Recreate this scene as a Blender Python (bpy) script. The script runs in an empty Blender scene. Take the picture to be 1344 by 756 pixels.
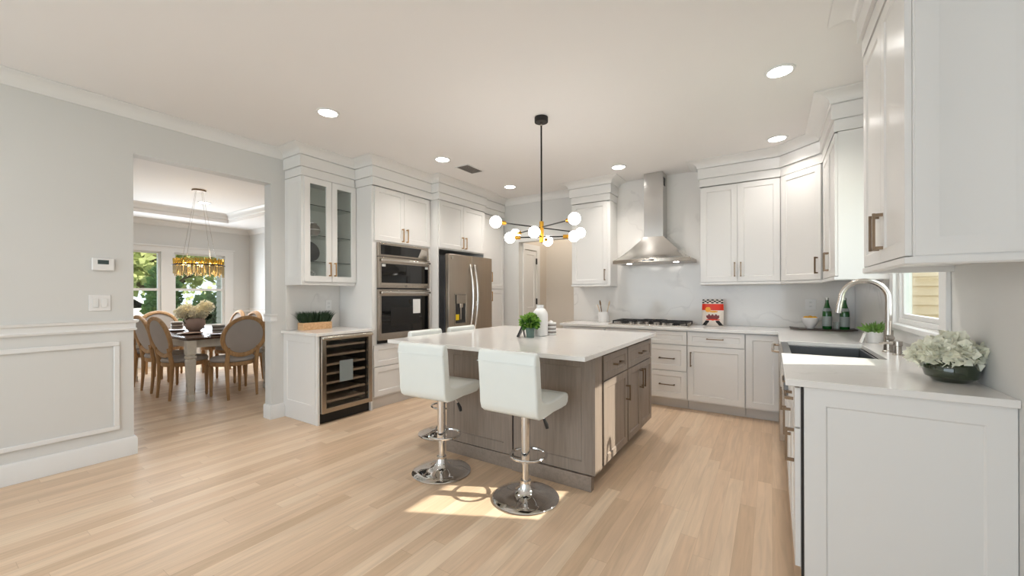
import bpy, bmesh, math, random
from mathutils import Vector, Matrix
sc = bpy.context.scene
COL = sc.collection
PI = math.pi
R = math.radians

# ------------------------------------------------------------------ camera, world, light, exposure
W_PX, H_PX = 1344, 756
cam_d = bpy.data.cameras.new('camera'); cam = bpy.data.objects.new('camera', cam_d); COL.objects.link(cam)
cam_d.sensor_fit = 'HORIZONTAL'; cam_d.sensor_width = 36.0
cam_d.lens = 523.45 / W_PX * 36.0
cam_d.shift_y = 8.34 / W_PX
cam_d.clip_start = 0.02
cam.location = (0, 0, 1.29)
cam.rotation_euler = (R(90), R(0.158), R(33.07))
sc.camera = cam

sc.view_settings.view_transform = 'Standard'
sc.view_settings.look = 'None'
sc.view_settings.gamma = 1.0
sc.view_settings.use_curve_mapping = False
sc.view_settings.exposure = 0.0

world = bpy.data.worlds.new('world'); sc.world = world; world.use_nodes = True
wb = world.node_tree.nodes['Background']
wb.inputs[0].default_value = (0.80, 0.90, 1.0, 1); wb.inputs[1].default_value = 1.6

def light(name, kind, loc, energy, color=(1, 1, 1), rot=(0, 0, 0), size=None, size_y=None, angle=None, spread=None):
    d = bpy.data.lights.new(name, kind); o = bpy.data.objects.new(name, d); COL.objects.link(o)
    o.location = loc; o.rotation_euler = rot; d.energy = energy; d.color = color
    if kind == 'AREA':
        d.shape = 'RECTANGLE' if size_y else 'DISK'; d.size = size
        if size_y: d.size_y = size_y
        if spread: d.spread = spread
    if kind == 'SUN': d.angle = angle
    if kind == 'POINT': d.shadow_soft_size = size
    return o
SUN_DIR = Vector((-1, -0.5, -0.78))
sun = light('sun', 'SUN', (5, 5, 6), 9.0, (1.0, 0.93, 0.84), angle=R(0.6))
sun.rotation_euler = SUN_DIR.to_track_quat('-Z', 'Y').to_euler()
# daylight entering through the wide glazed doors behind the camera and the windows
light('garden_door_daylight', 'AREA', (-1.9, -2.95, 1.35), 70, (0.80, 0.90, 1.0), (R(102), 0, 0), 4.4, 2.3)
light('dining_window_daylight', 'AREA', (-9.25, 2.7, 1.4), 55, (0.84, 0.92, 1.0), (R(90), 0, R(-90)), 1.8, 1.4)
light('side_window_daylight', 'AREA', (0.86, 3.28, 1.6), 4, (0.88, 0.94, 1.0), (R(90), 0, R(90)), 0.6, 0.9)

# ------------------------------------------------------------------ materials
def s2l(c):
    return tuple(((v / 255) / 12.92 if v / 255 <= 0.04045 else ((v / 255 + 0.055) / 1.055) ** 2.4) for v in c)
def newmat(name):
    m = bpy.data.materials.new(name); m.use_nodes = True
    return m, m.node_tree.nodes, m.node_tree.links, m.node_tree.nodes['Principled BSDF']
def P(name, rgb, rough=0.5, metal=0.0, coat=0.0, noise=0.02, nscale=8.0, emis=None, estr=0.0, sheen=0.0, bump=0.0, bscale=200.0, spec=None, stretch=(1, 1, 1)):
    """procedural material: slight large-scale tonal noise, optional bump"""
    m, N, L, b = newmat(name)
    c = s2l(rgb)
    tc = N.new('ShaderNodeTexCoord'); mp = N.new('ShaderNodeMapping'); mp.inputs['Scale'].default_value = stretch
    L.new(tc.outputs['Object'], mp.inputs['Vector'])
    nz = N.new('ShaderNodeTexNoise'); nz.inputs['Scale'].default_value = nscale; nz.inputs['Detail'].default_value = 3
    L.new(mp.outputs[0], nz.inputs['Vector'])
    mix = N.new('ShaderNodeMix'); mix.data_type = 'RGBA'
    mix.inputs['A'].default_value = (*[max(0, v * (1 - noise * 2)) for v in c], 1)
    mix.inputs['B'].default_value = (*[min(1, v * (1 + noise * 2)) for v in c], 1)
    L.new(nz.outputs['Fac'], mix.inputs['Factor']); L.new(mix.outputs['Result'], b.inputs['Base Color'])
    b.inputs['Roughness'].default_value = rough; b.inputs['Metallic'].default_value = metal
    b.inputs['Coat Weight'].default_value = coat
    if spec is not None: b.inputs['Specular IOR Level'].default_value = spec
    if sheen: b.inputs['Sheen Weight'].default_value = sheen
    if emis: b.inputs['Emission Color'].default_value = (*emis, 1); b.inputs['Emission Strength'].default_value = estr
    if bump:
        n2 = N.new('ShaderNodeTexNoise'); n2.inputs['Scale'].default_value = bscale
        L.new(mp.outputs[0], n2.inputs['Vector'])
        bp = N.new('ShaderNodeBump'); bp.inputs['Strength'].default_value = bump; bp.inputs['Distance'].default_value = 0.002
        L.new(n2.outputs['Fac'], bp.inputs['Height']); L.new(bp.outputs[0], b.inputs['Normal'])
    return m
def wood(name, c1, c2, axis=2, rough=0.45, scale=9.0, ratio=0.06):
    m, N, L, b = newmat(name)
    tc = N.new('ShaderNodeTexCoord'); mp = N.new('ShaderNodeMapping')
    s = [1, 1, 1]; s[axis] = ratio; mp.inputs['Scale'].default_value = s
    L.new(tc.outputs['Object'], mp.inputs['Vector'])
    n = N.new('ShaderNodeTexNoise'); n.inputs['Scale'].default_value = scale * 6; n.inputs['Detail'].default_value = 6; n.inputs['Distortion'].default_value = 0.6
    L.new(mp.outputs[0], n.inputs['Vector'])
    r = N.new('ShaderNodeValToRGB'); r.color_ramp.elements[0].position = 0.3; r.color_ramp.elements[1].position = 0.7
    r.color_ramp.elements[0].color = (*s2l(c1), 1); r.color_ramp.elements[1].color = (*s2l(c2), 1)
    L.new(n.outputs['Fac'], r.inputs[0]); L.new(r.outputs[0], b.inputs['Base Color'])
    b.inputs['Roughness'].default_value = rough
    return m
def glass_mat(name, tint=(1, 1, 1), refl=0.10):
    m, N, L, b = newmat(name); N.remove(b)
    out = N['Material Output']
    t = N.new('ShaderNodeBsdfTransparent'); t.inputs[0].default_value = (*tint, 1)
    g = N.new('ShaderNodeBsdfGlossy'); g.inputs['Roughness'].default_value = 0.02
    lw = N.new('ShaderNodeLayerWeight'); lw.inputs[0].default_value = 0.5
    pw = N.new('ShaderNodeMath'); pw.operation = 'POWER'; L.new(lw.outputs['Facing'], pw.inputs[0]); pw.inputs[1].default_value = 4
    ma = N.new('ShaderNodeMath'); ma.operation = 'MULTIPLY_ADD'; L.new(pw.outputs[0], ma.inputs[0]); ma.inputs[1].default_value = 0.4; ma.inputs[2].default_value = refl * .3
    mx = N.new('ShaderNodeMixShader'); L.new(ma.outputs[0], mx.inputs[0])
    L.new(t.outputs[0], mx.inputs[1]); L.new(g.outputs[0], mx.inputs[2]); L.new(mx.outputs[0], out.inputs[0])
    return m
def emit(name, rgb, strength):
    m, N, L, b = newmat(name)
    b.inputs['Base Color'].default_value = (0.9, 0.9, 0.9, 1)
    b.inputs['Emission Color'].default_value = (*rgb, 1); b.inputs['Emission Strength'].default_value = strength
    nz = N.new('ShaderNodeTexNoise'); nz.inputs['Scale'].default_value = 5
    return m
def floor_mat():
    m, N, L, b = newmat('oak_floor')
    def math_(op, a, b2=None):
        n = N.new('ShaderNodeMath'); n.operation = op
        for i, v in enumerate((a, b2)):
            if v is None: continue
            if isinstance(v, (int, float)): n.inputs[i].default_value = v
            else: L.new(v, n.inputs[i])
        return n.outputs[0]
    tc = N.new('ShaderNodeTexCoord'); sp = N.new('ShaderNodeSeparateXYZ'); L.new(tc.outputs['Object'], sp.inputs[0])
    x, y = sp.outputs[0], sp.outputs[1]
    xs = math_('DIVIDE', x, 0.083); row = math_('FLOOR', xs); fx = math_('FRACT', xs)
    wn = N.new('ShaderNodeTexWhiteNoise'); wn.noise_dimensions = '1D'; L.new(row, wn.inputs['W'])
    ys = math_('ADD', math_('DIVIDE', y, 1.15), math_('MULTIPLY', wn.outputs['Value'], 7.3))
    colm = math_('FLOOR', ys); fy = math_('FRACT', ys)
    cv = N.new('ShaderNodeCombineXYZ'); L.new(row, cv.inputs[0]); L.new(colm, cv.inputs[1])
    w2 = N.new('ShaderNodeTexWhiteNoise'); w2.noise_dimensions = '2D'; L.new(cv.outputs[0], w2.inputs['Vector'])
    ramp = N.new('ShaderNodeValToRGB'); cr = ramp.color_ramp
    cr.elements[0].position = 0; cr.elements[0].color = (*s2l((206, 178, 148)), 1)
    cr.elements[1].position = 1; cr.elements[1].color = (*s2l((228, 205, 178)), 1)
    e = cr.elements.new(0.35); e.color = (*s2l((216, 188, 159)), 1)
    e = cr.elements.new(0.7); e.color = (*s2l((222, 196, 168)), 1)
    L.new(w2.outputs['Value'], ramp.inputs[0])
    mp = N.new('ShaderNodeMapping'); mp.inputs['Scale'].default_value = (26, 1.6, 1); L.new(tc.outputs['Object'], mp.inputs[0])
    addv = N.new('ShaderNodeVectorMath'); addv.operation = 'ADD'; L.new(mp.outputs[0], addv.inputs[0])
    mul = N.new('ShaderNodeVectorMath'); mul.operation = 'SCALE'; L.new(w2.outputs['Color'], mul.inputs[0]); mul.inputs['Scale'].default_value = 37
    L.new(mul.outputs[0], addv.inputs[1])
    gr = N.new('ShaderNodeTexNoise'); gr.inputs['Scale'].default_value = 1.2; gr.inputs['Detail'].default_value = 7; gr.inputs['Distortion'].default_value = 1.2
    L.new(addv.outputs[0], gr.inputs['Vector'])
    gm = N.new('ShaderNodeMapRange'); gm.inputs['From Min'].default_value = 0.35; gm.inputs['From Max'].default_value = 0.72
    gm.inputs['To Min'].default_value = 1.04; gm.inputs['To Max'].default_value = 0.86; L.new(gr.outputs['Fac'], gm.inputs[0])
    vm = N.new('ShaderNodeVectorMath'); vm.operation = 'SCALE'; L.new(ramp.outputs[0], vm.inputs[0]); L.new(gm.outputs[0], vm.inputs['Scale'])
    e1 = math_('LESS_THAN', fx, 0.018); e2 = math_('LESS_THAN', fy, 0.0022)
    edge = math_('MAXIMUM', e1, e2)
    mx = N.new('ShaderNodeMix'); mx.data_type = 'RGBA'; L.new(math_('MULTIPLY', edge, 0.35), mx.inputs['Factor'])
    L.new(vm.outputs[0], mx.inputs['A']); mx.inputs['B'].default_value = (*s2l((150, 118, 88)), 1)
    L.new(mx.outputs['Result'], b.inputs['Base Color'])
    b.inputs['Roughness'].default_value = 0.36
    b.inputs['Specular IOR Level'].default_value = 0.42
    return m
def marble(name, base=(226, 222, 217), vein=(160, 156, 152), rough=0.12, scale=0.9, amt=0.55):
    m, N, L, b = newmat(name)
    tc = N.new('ShaderNodeTexCoord')
    ds = N.new('ShaderNodeTexNoise'); ds.inputs['Scale'].default_value = scale * 1.6; ds.inputs['Detail'].default_value = 4
    L.new(tc.outputs['Object'], ds.inputs['Vector'])
    ad = N.new('ShaderNodeVectorMath'); ad.operation = 'MULTIPLY_ADD'; L.new(ds.outputs['Color'], ad.inputs[0])
    ad.inputs[1].default_value = (0.9, 0.9, 0.9); L.new(tc.outputs['Object'], ad.inputs[2])
    n = N.new('ShaderNodeTexNoise'); n.inputs['Scale'].default_value = scale; n.inputs['Detail'].default_value = 3; n.inputs['Roughness'].default_value = 0.5
    L.new(ad.outputs[0], n.inputs['Vector'])
    a = N.new('ShaderNodeMath'); a.operation = 'SUBTRACT'; L.new(n.outputs['Fac'], a.inputs[0]); a.inputs[1].default_value = 0.5
    ab = N.new('ShaderNodeMath'); ab.operation = 'ABSOLUTE'; L.new(a.outputs[0], ab.inputs[0])
    r = N.new('ShaderNodeMapRange'); r.inputs['From Min'].default_value = 0.0; r.inputs['From Max'].default_value = 0.012
    r.inputs['To Min'].default_value = amt; r.inputs['To Max'].default_value = 0.0; L.new(ab.outputs[0], r.inputs[0])
    mod = N.new('ShaderNodeMath'); mod.operation = 'MULTIPLY'; L.new(r.outputs[0], mod.inputs[0])
    n3 = N.new('ShaderNodeTexNoise'); n3.inputs['Scale'].default_value = scale * 2.2; L.new(tc.outputs['Object'], n3.inputs['Vector'])
    r3 = N.new('ShaderNodeMapRange'); r3.inputs['From Min'].default_value = 0.4; r3.inputs['From Max'].default_value = 0.65; L.new(n3.outputs['Fac'], r3.inputs[0])
    L.new(r3.outputs[0], mod.inputs[1])
    mx = N.new('ShaderNodeMix'); mx.data_type = 'RGBA'; L.new(mod.outputs[0], mx.inputs['Factor'])
    mx.inputs['A'].default_value = (*s2l(base), 1); mx.inputs['B'].default_value = (*s2l(vein), 1)
    L.new(mx.outputs['Result'], b.inputs['Base Color'])
    b.inputs['Roughness'].default_value = rough
    return m
M = {}
M['paint'] = P('wall_paint', (214, 213, 210), 0.6, noise=0.006, nscale=2)
M['hallpaint'] = P('hall_paint', (214, 205, 193), 0.6, noise=0.006, nscale=2)
M['ceil'] = P('ceiling_paint', (236, 233, 231), 0.8, noise=0.005, nscale=2)
M['trim'] = P('trim_paint', (228, 227, 225), 0.35, noise=0.005)
M['cab'] = P('cabinet_white', (229, 227, 224), 0.28, noise=0.004, nscale=3)
M['inside'] = P('cabinet_interior', (224, 227, 224), 0.5, noise=0.006)
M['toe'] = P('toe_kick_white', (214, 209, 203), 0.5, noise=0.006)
M['floor'] = floor_mat()
M['quartz'] = marble('white_quartz', (232, 229, 225), (205, 200, 195), 0.14, 1.2, 0.35)
M['marble'] = marble('veined_marble', (228, 225, 221), (166, 162, 159), 0.10, 0.85, 0.42)
M['islewood'] = wood('island_grey_wood', (128, 115, 104), (146, 132, 120), 2, 0.42)
M['islewoodx'] = wood('island_grey_wood_horizontal', (128, 115, 104), (146, 132, 120), 1, 0.42)
M['gap'] = P('dark_reveal', (42, 38, 35), 0.7)
M['steel'] = P('brushed_steel', (178, 168, 157), 0.27, 1.0, noise=0.03, nscale=30, stretch=(1, 1, 0.05))
M['fsteel'] = P('fridge_steel', (178, 167, 154), 0.36, 1.0, noise=0.03, nscale=30, stretch=(1, 1, 0.05))
M['bsteel'] = P('bright_steel', (214, 208, 200), 0.2, 1.0, noise=0.02, nscale=20)
M['hoodsteel'] = P('hood_steel', (196, 194, 191), 0.2, 1.0, noise=0.02, nscale=30)
M['hoodbright'] = P('hood_canopy_steel', (232, 230, 227), 0.16, 1.0, noise=0.01)
M['basin'] = P('sink_basin_steel', (118, 120, 122), 0.38, 1.0, noise=0.02)
M['nickel'] = P('brushed_nickel', (194, 187, 179), 0.22, 1.0, noise=0.02)
M['chrome'] = P('chrome', (225, 225, 225), 0.04, 1.0, noise=0.0)
M['bronze'] = P('bronze_pull', (132, 112, 92), 0.35, 1.0, noise=0.02)
M['gold'] = P('brushed_gold', (214, 160, 62), 0.3, 1.0, noise=0.03)
M['goldpull'] = P('champagne_pull', (196, 160, 116), 0.3, 1.0, noise=0.03)
M['blackmetal'] = P('black_metal', (26, 24, 23), 0.4, 0.3)
M['black'] = P('black_plastic', (22, 21, 21), 0.45)
M['iron'] = P('cast_iron', (30, 29, 29), 0.55, bump=0.2)
M['blackglass'] = P('black_glass', (10, 9, 9), 0.05, coat=0.3, noise=0)
M['dgrey'] = P('dark_grey_side', (66, 66, 68), 0.35, 0.6)
M['glass'] = glass_mat('clear_glass', (0.96, 0.98, 0.97))
M['shelf'] = P('glass_shelf_edge', (58, 66, 62), 0.1)
M['leather'] = P('white_leatherette', (232, 236, 232), 0.32, noise=0.01, bump=0.08, bscale=300)
M['oakslat'] = wood('cooler_shelf_front', (120, 100, 84), (148, 124, 104), 1, 0.5)
M['paper'] = P('paper', (235, 235, 232), 0.7)
M['sticker'] = P('grey_notice', (128, 136, 136), 0.5)
M['yellow'] = P('yellow_tag', (240, 205, 30), 0.6)
M['bulb'] = emit('frosted_bulb', (1.0, 0.95, 0.89), 18.0)
M['lamp'] = emit('downlight_lens', (1.0, 0.97, 0.93), 14.0)
M['warmglow'] = emit('warm_candle_bulb', (1.0, 0.62, 0.22), 16.0)
M['crystal'] = P('amber_crystal', (246, 190, 84), 0.08, 0.25, coat=0.5, noise=0.25, nscale=40)
M['crystal2'] = P('smoky_crystal', (238, 204, 160), 0.08, 0.1, coat=0.5, noise=0.25, nscale=40)
M['oldwood'] = wood('weathered_oak', (166, 128, 86), (198, 160, 116), 2, 0.55)
M['linen'] = P('grey_linen', (178, 172, 168), 0.9, noise=0.03, bump=0.3, bscale=500)
M['tabletop'] = wood('dark_table_top', (70, 50, 40), (98, 74, 60), 0, 0.16)
M['antique'] = P('distressed_cream_paint', (226, 222, 212), 0.55, noise=0.06, nscale=30)
M['leaf'] = P('leaf_green', (74, 122, 48), 0.5, noise=0.3, nscale=60)
M['leaf2'] = P('leaf_light', (128, 170, 70), 0.5, noise=0.25, nscale=60)
M['grassd'] = P('grass_dark', (38, 62, 34), 0.6, noise=0.3, nscale=60)
M['succ'] = P('succulent_green', (112, 150, 72), 0.45, noise=0.3, nscale=50)
M['petal'] = P('cream_petal', (250, 246, 226), 0.6, noise=0.06, nscale=80)
M['petal2'] = P('hydrangea_petal', (250, 243, 222), 0.6, noise=0.06, nscale=80)
M['potgreen'] = P('sage_pot', (96, 118, 110), 0.5)
M['ceramic'] = P('white_ceramic', (232, 230, 228), 0.3)
M['crate'] = wood('light_crate_wood', (196, 150, 104), (222, 182, 138), 1, 0.6)
M['spoon'] = wood('dark_spoon_wood', (112, 88, 66), (140, 112, 86), 2, 0.6)
M['spoon2'] = wood('pale_spoon_wood', (206, 184, 156), (224, 204, 178), 2, 0.6)
M['lemon'] = P('lemon_skin', (240, 180, 30), 0.45, bump=0.3)
M['bottle'] = P('green_bottle_glass', (22, 92, 34), 0.06, coat=0.6, noise=0.1)
M['label'] = P('silver_label', (150, 160, 158), 0.4, noise=0.12, nscale=90)
M['cap'] = P('bottle_cap', (190, 190, 180), 0.35, 0.6)
M['tray'] = wood('dark_tray_wood', (48, 36, 30), (72, 56, 46), 0, 0.4)
M['vaseclay'] = P('clay_vase', (192, 168, 158), 0.6, noise=0.08)
M['plate'] = P('taupe_plate', (146, 124, 112), 0.35)
M['stripeA'] = P('grey_stripe', (136, 128, 122), 0.4)
M['greenglaze'] = P('dark_green_glaze', (38, 48, 26), 0.08, coat=0.8, noise=0.3, nscale=20)
M['screen'] = P('thermostat_screen', (62, 74, 74), 0.2)
M['red'] = P('red_bag', (222, 52, 24), 0.35, noise=0.08, nscale=30)
M['bagwhite'] = P('bag_white', (232, 222, 212), 0.35, noise=0.05, nscale=30)
M['maroon'] = P('bag_maroon', (120, 52, 58), 0.4, noise=0.2, nscale=60)
M['orange'] = P('bag_orange', (244, 168, 60), 0.4, noise=0.1, nscale=60)
def thin(name, k):
    m = M[name]; N = m.node_tree.nodes; L = m.node_tree.links; b = N['Principled BSDF']; out = N['Material Output']
    t = N.new('ShaderNodeBsdfTranslucent'); mx = N.new('ShaderNodeMixShader'); mx.inputs[0].default_value = k
    L.new(b.inputs['Base Color'].links[0].from_socket, t.inputs[0]); L.new(b.outputs[0], mx.inputs[1]); L.new(t.outputs[0], mx.inputs[2]); L.new(mx.outputs[0], out.inputs[0])
M['grass'] = P('lawn', (112, 134, 70), 0.9, noise=0.15, nscale=3)
M['tree1'] = P('tree_foliage', (186, 192, 132), 0.8, noise=0.35, nscale=4)
M['tree2'] = P('hedge_foliage', (122, 150, 98), 0.8, noise=0.35, nscale=4)
for n_, k_ in (('petal', .12), ('petal2', .35), ('tree1', .4), ('tree2', .4), ('leaf', .3), ('leaf2', .3)): thin(n_, k_)
M['bark'] = wood('bark', (96, 82, 66), (122, 104, 84), 2, 0.9)
M['drive'] = P('driveway', (176, 164, 150), 0.9, noise=0.05)
M['carwhite'] = P('car_paint', (226, 226, 226), 0.2, coat=0.6)
M['siding'] = P('cream_siding', (246, 214, 176), 0.7, noise=0.03)
M['siding2'] = P('grey_siding', (168, 164, 158), 0.7, noise=0.03)
M['rubber'] = P('tyre', (24, 24, 24), 0.8)

# ------------------------------------------------------------------ mesh builder
class MB:
    def __init__(s, M=None): s.bm = bmesh.new(); s.M = M
    def v(s, p):
        p = Vector(p)
        if s.M is not None: p = s.M @ p
        return s.bm.verts.new(p)
    def f(s, vs):
        try: return s.bm.faces.new(vs)
        except ValueError: return None
    def hexa(s, p):
        v = [s.v(q) for q in p]
        for i in ((0, 3, 2, 1), (4, 5, 6, 7), (0, 1, 5, 4), (1, 2, 6, 5), (2, 3, 7, 6), (3, 0, 4, 7)): s.f([v[k] for k in i])
    def box(s, x0, x1, y0, y1, z0, z1):
        s.hexa([(x0, y0, z0), (x1, y0, z0), (x1, y1, z0), (x0, y1, z0), (x0, y0, z1), (x1, y0, z1), (x1, y1, z1), (x0, y1, z1)])
        return s
    def prism(s, poly, axis, a, b):
        def q(p, t): return {'z': (p[0], p[1], t), 'x': (t, p[0], p[1]), 'y': (p[0], t, p[1])}[axis]
        lo = [s.v(q(p, a)) for p in poly]; hi = [s.v(q(p, b)) for p in poly]; n = len(poly)
        s.f(lo[::-1]); s.f(hi)
        for i in range(n): s.f([lo[i], lo[(i + 1) % n], hi[(i + 1) % n], hi[i]])
        return s
    def cyl(s, p0, p1, r0, r1=None, n=16):
        r1 = r0 if r1 is None else r1
        p0, p1 = Vector(p0), Vector(p1); d = (p1 - p0).normalized()
        a = d.orthogonal().normalized(); b = d.cross(a)
        A = [s.v(p0 + (a * math.cos(2 * PI * i / n) + b * math.sin(2 * PI * i / n)) * r0) for i in range(n)]
        B = [s.v(p1 + (a * math.cos(2 * PI * i / n) + b * math.sin(2 * PI * i / n)) * r1) for i in range(n)]
        s.f(A[::-1]); s.f(B)
        for i in range(n): s.f([A[i], A[(i + 1) % n], B[(i + 1) % n], B[i]])
        return s
    def lathe(s, prof, c=(0, 0, 0), n=24, sx=1, sy=1, cap=True):
        rings = []
        for r, z in prof:
            if r < 1e-6: rings.append([s.v((c[0], c[1], c[2] + z))])
            else: rings.append([s.v((c[0] + r * sx * math.cos(2 * PI * i / n), c[1] + r * sy * math.sin(2 * PI * i / n), c[2] + z)) for i in range(n)])
        for k in range(len(rings) - 1):
            A, B = rings[k], rings[k + 1]
            for i in range(n):
                j = (i + 1) % n
                if len(A) == 1 and len(B) == 1: continue
                if len(A) == 1: s.f([A[0], B[j], B[i]])
                elif len(B) == 1: s.f([A[i], A[j], B[0]])
                else: s.f([A[i], A[j], B[j], B[i]])
        for ring in ((rings[0], rings[-1]) if cap else ()):
            if len(ring) > 1: s.f(ring)
        return s
    def tube(s, pts, r, n=8, closed=False, ry=None):
        pts = [Vector(p) for p in pts]; m = len(pts); rings = []; prev = None
        for i, p in enumerate(pts):
            if closed: t = (pts[(i + 1) % m] - pts[i - 1]).normalized()
            else: t = (pts[min(i + 1, m - 1)] - pts[max(i - 1, 0)]).normalized()
            if prev is None: a = t.orthogonal().normalized()
            else: a = (prev - t * prev.dot(t)).normalized()
            prev = a; b = t.cross(a); rr = r[i] if isinstance(r, (list, tuple)) else r
            rings.append([s.v(p + a * math.cos(2 * PI * k / n) * rr + b * math.sin(2 * PI * k / n) * (ry or rr)) for k in range(n)])
        rng = range(m) if closed else range(m - 1)
        for i in rng:
            A, B = rings[i], rings[(i + 1) % m]
            for k in range(n): s.f([A[k], A[(k + 1) % n], B[(k + 1) % n], B[k]])
        if not closed: s.f(rings[0][::-1]); s.f(rings[-1])
        return s
    def ball(s, c, r, n=16, m=10, sx=1, sy=1, sz=1):
        prof = [(r * math.sin(PI * i / m), -r * sz * math.cos(PI * i / m)) for i in range(m + 1)]
        prof[0] = (0, prof[0][1]); prof[-1] = (0, prof[-1][1])
        return s.lathe(prof, c, n, sx, sy)
    def shaker(s, x0, x1, z0, z1, yf, t=0.02, st=0.06, rec=0.008, glass=False, yb=None):
        """frame-and-panel front: back at yf+t, face at yf (outward is -y)"""
        def ring(a0, a1, b0, b1, y): return [s.v((a0, y, b0)), s.v((a1, y, b0)), s.v((a1, y, b1)), s.v((a0, y, b1))]
        A = ring(x0, x1, z0, z1, yf + t); B = ring(x0, x1, z0, z1, yf); C = ring(x0 + st, x1 - st, z0 + st, z1 - st, yf)
        k = 0.0 if glass else 0.006
        D = ring(x0 + st + k, x1 - st - k, z0 + st + k, z1 - st - k, yf + (t if glass else rec))
        for i in range(4):
            j = (i + 1) % 4
            s.f([A[i], A[j], B[j], B[i]]); s.f([B[i], B[j], C[j], C[i]]); s.f([C[i], C[j], D[j], D[i]])
            if glass: s.f([D[i], D[j], A[j], A[i]])
        if not glass: s.f(D); s.f(A[::-1])
        return s
    def leaves(s, c, rad, n, size, seed=0, flat=1.0, up=0.0, w=0.45):
        rnd = random.Random(seed); c = Vector(c)
        for _ in range(n):
            d = Vector((rnd.gauss(0, 1), rnd.gauss(0, 1), rnd.gauss(0, 1) + up)).normalized()
            p = c + Vector((d.x * rad, d.y * rad, d.z * rad * flat)) * (rnd.random() ** 0.4)
            t = (d + Vector((rnd.uniform(-.6, .6), rnd.uniform(-.6, .6), rnd.uniform(-.3, .6)))).normalized()
            sd = t.cross(Vector((rnd.uniform(-1, 1), rnd.uniform(-1, 1), rnd.uniform(-1, 1)))).normalized()
            L = size * rnd.uniform(.7, 1.25); nn = t.cross(sd)
            a = s.v(p); b = s.v(p + t * L * .5 + sd * L * w + nn * L * .08); e = s.v(p + t * L); g = s.v(p + t * L * .5 - sd * L * w + nn * L * .08)
            s.f([a, b, e, g])
        return s
    def molding(s, path, prof, segs=None):
        """closed cross-section prof [(out, z)] swept along a 2-D path with mitred corners; outward = right of travel"""
        n = len(path); nor = []
        for i in range(n - 1):
            d = Vector((path[i + 1][0] - path[i][0], path[i + 1][1] - path[i][1])).normalized(); nor.append(Vector((d.y, -d.x)))
        def mit(i):
            if i == 0: return nor[0]
            if i == n - 1: return nor[-1]
            a, b = nor[i - 1], nor[i]; return (a + b) / (1 + a.dot(b))
        for k in (segs if segs is not None else range(n - 1)):
            rings = []
            for i in (k, k + 1):
                m = mit(i); rings.append([s.v((path[i][0] + m.x * o, path[i][1] + m.y * o, z)) for o, z in prof])
            A, B = rings; q = len(prof)
            for j in range(q): s.f([A[j], A[(j + 1) % q], B[(j + 1) % q], B[j]])
            s.f(A[::-1]); s.f(B)
        return s
    def build(s, name, mat, parent=None, world=False, bevel=0, seg=2, smooth=True, angle=35, subsurf=0, weld=False):
        if weld: bmesh.ops.remove_doubles(s.bm, verts=s.bm.verts, dist=1e-5)
        bmesh.ops.recalc_face_normals(s.bm, faces=s.bm.faces)
        if world and parent is not None:
            rt = parent
            m = Matrix.Translation(rt.location) @ rt.rotation_euler.to_matrix().to_4x4()
            s.bm.transform(m.inverted())
        me = bpy.data.meshes.new(name); s.bm.to_mesh(me); s.bm.free()
        for mm in (mat if isinstance(mat, (list, tuple)) else [mat]): me.materials.append(M[mm])
        if smooth:
            for p in me.polygons: p.use_smooth = True
            me.set_sharp_from_angle(angle=R(angle))
        o = bpy.data.objects.new(name, me); COL.objects.link(o)
        if parent is not None: o.parent = parent
        if bevel:
            b = o.modifiers.new('bevel', 'BEVEL'); b.width = bevel; b.segments = seg; b.limit_method = 'ANGLE'; b.angle_limit = R(40)
        if subsurf:
            b = o.modifiers.new('sub', 'SUBSURF'); b.levels = subsurf; b.render_levels = subsurf
        return o
def tag(o, label, cat, group=None, kind=None):
    if label: o['label'] = label
    if cat: o['category'] = cat
    if group: o['group'] = group
    if kind: o['kind'] = kind
    return o
def thing(name, label, cat, loc=(0, 0, 0), deg=0, group=None):
    o = bpy.data.objects.new(name, None); COL.objects.link(o); o.empty_display_size = 0.05
    o.location = loc; o.rotation_euler = (0, 0, R(deg)); return tag(o, label, cat, group)
def struct(name, mb, mat, label=None, **k):
    o = mb.build(name, mat, **k); o['kind'] = 'structure'
    if label: o['label'] = label
    o['category'] = name.split('_')[0]
    return o
def dup(root, loc=None, deg=None, label=None):
    r = root.copy(); COL.objects.link(r)
    if loc is not None: r.location = loc
    if deg is not None: r.rotation_euler = (0, 0, R(deg))
    if label: r['label'] = label
    for ch in list(root.children):
        c = ch.copy(); COL.objects.link(c); c.parent = r
        for g in list(ch.children):
            d = g.copy(); COL.objects.link(d); d.parent = c
    return r

# ------------------------------------------------------------------ setting
ZC = 2.81; XL = -4.355; YB = 5.38; XR = 0.73; YF = -3.0
struct('floor', MB().box(-9.6, 0.9, -3.2, 6.5, -0.1, 0), 'floor', 'pale oak strip floor running through kitchen and dining room', smooth=False)
struct('ceiling', MB().box(XL - 0.065, 0.9, -3.2, 6.5, ZC, ZC + 0.12), 'ceil', 'flat white kitchen ceiling')
# left wall with the opening to the dining room
w = MB(); XO = XL - 0.131
w.box(XO, XL, -3.2, 1.04, 0, ZC); w.box(XO, XL, 2.106, 6.5, 0, ZC); w.box(XO, XL, 1.04, 2.106, 2.446, ZC)
struct('wall_left', w, 'paint', 'white wall with the wide opening to the dining room')
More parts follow.
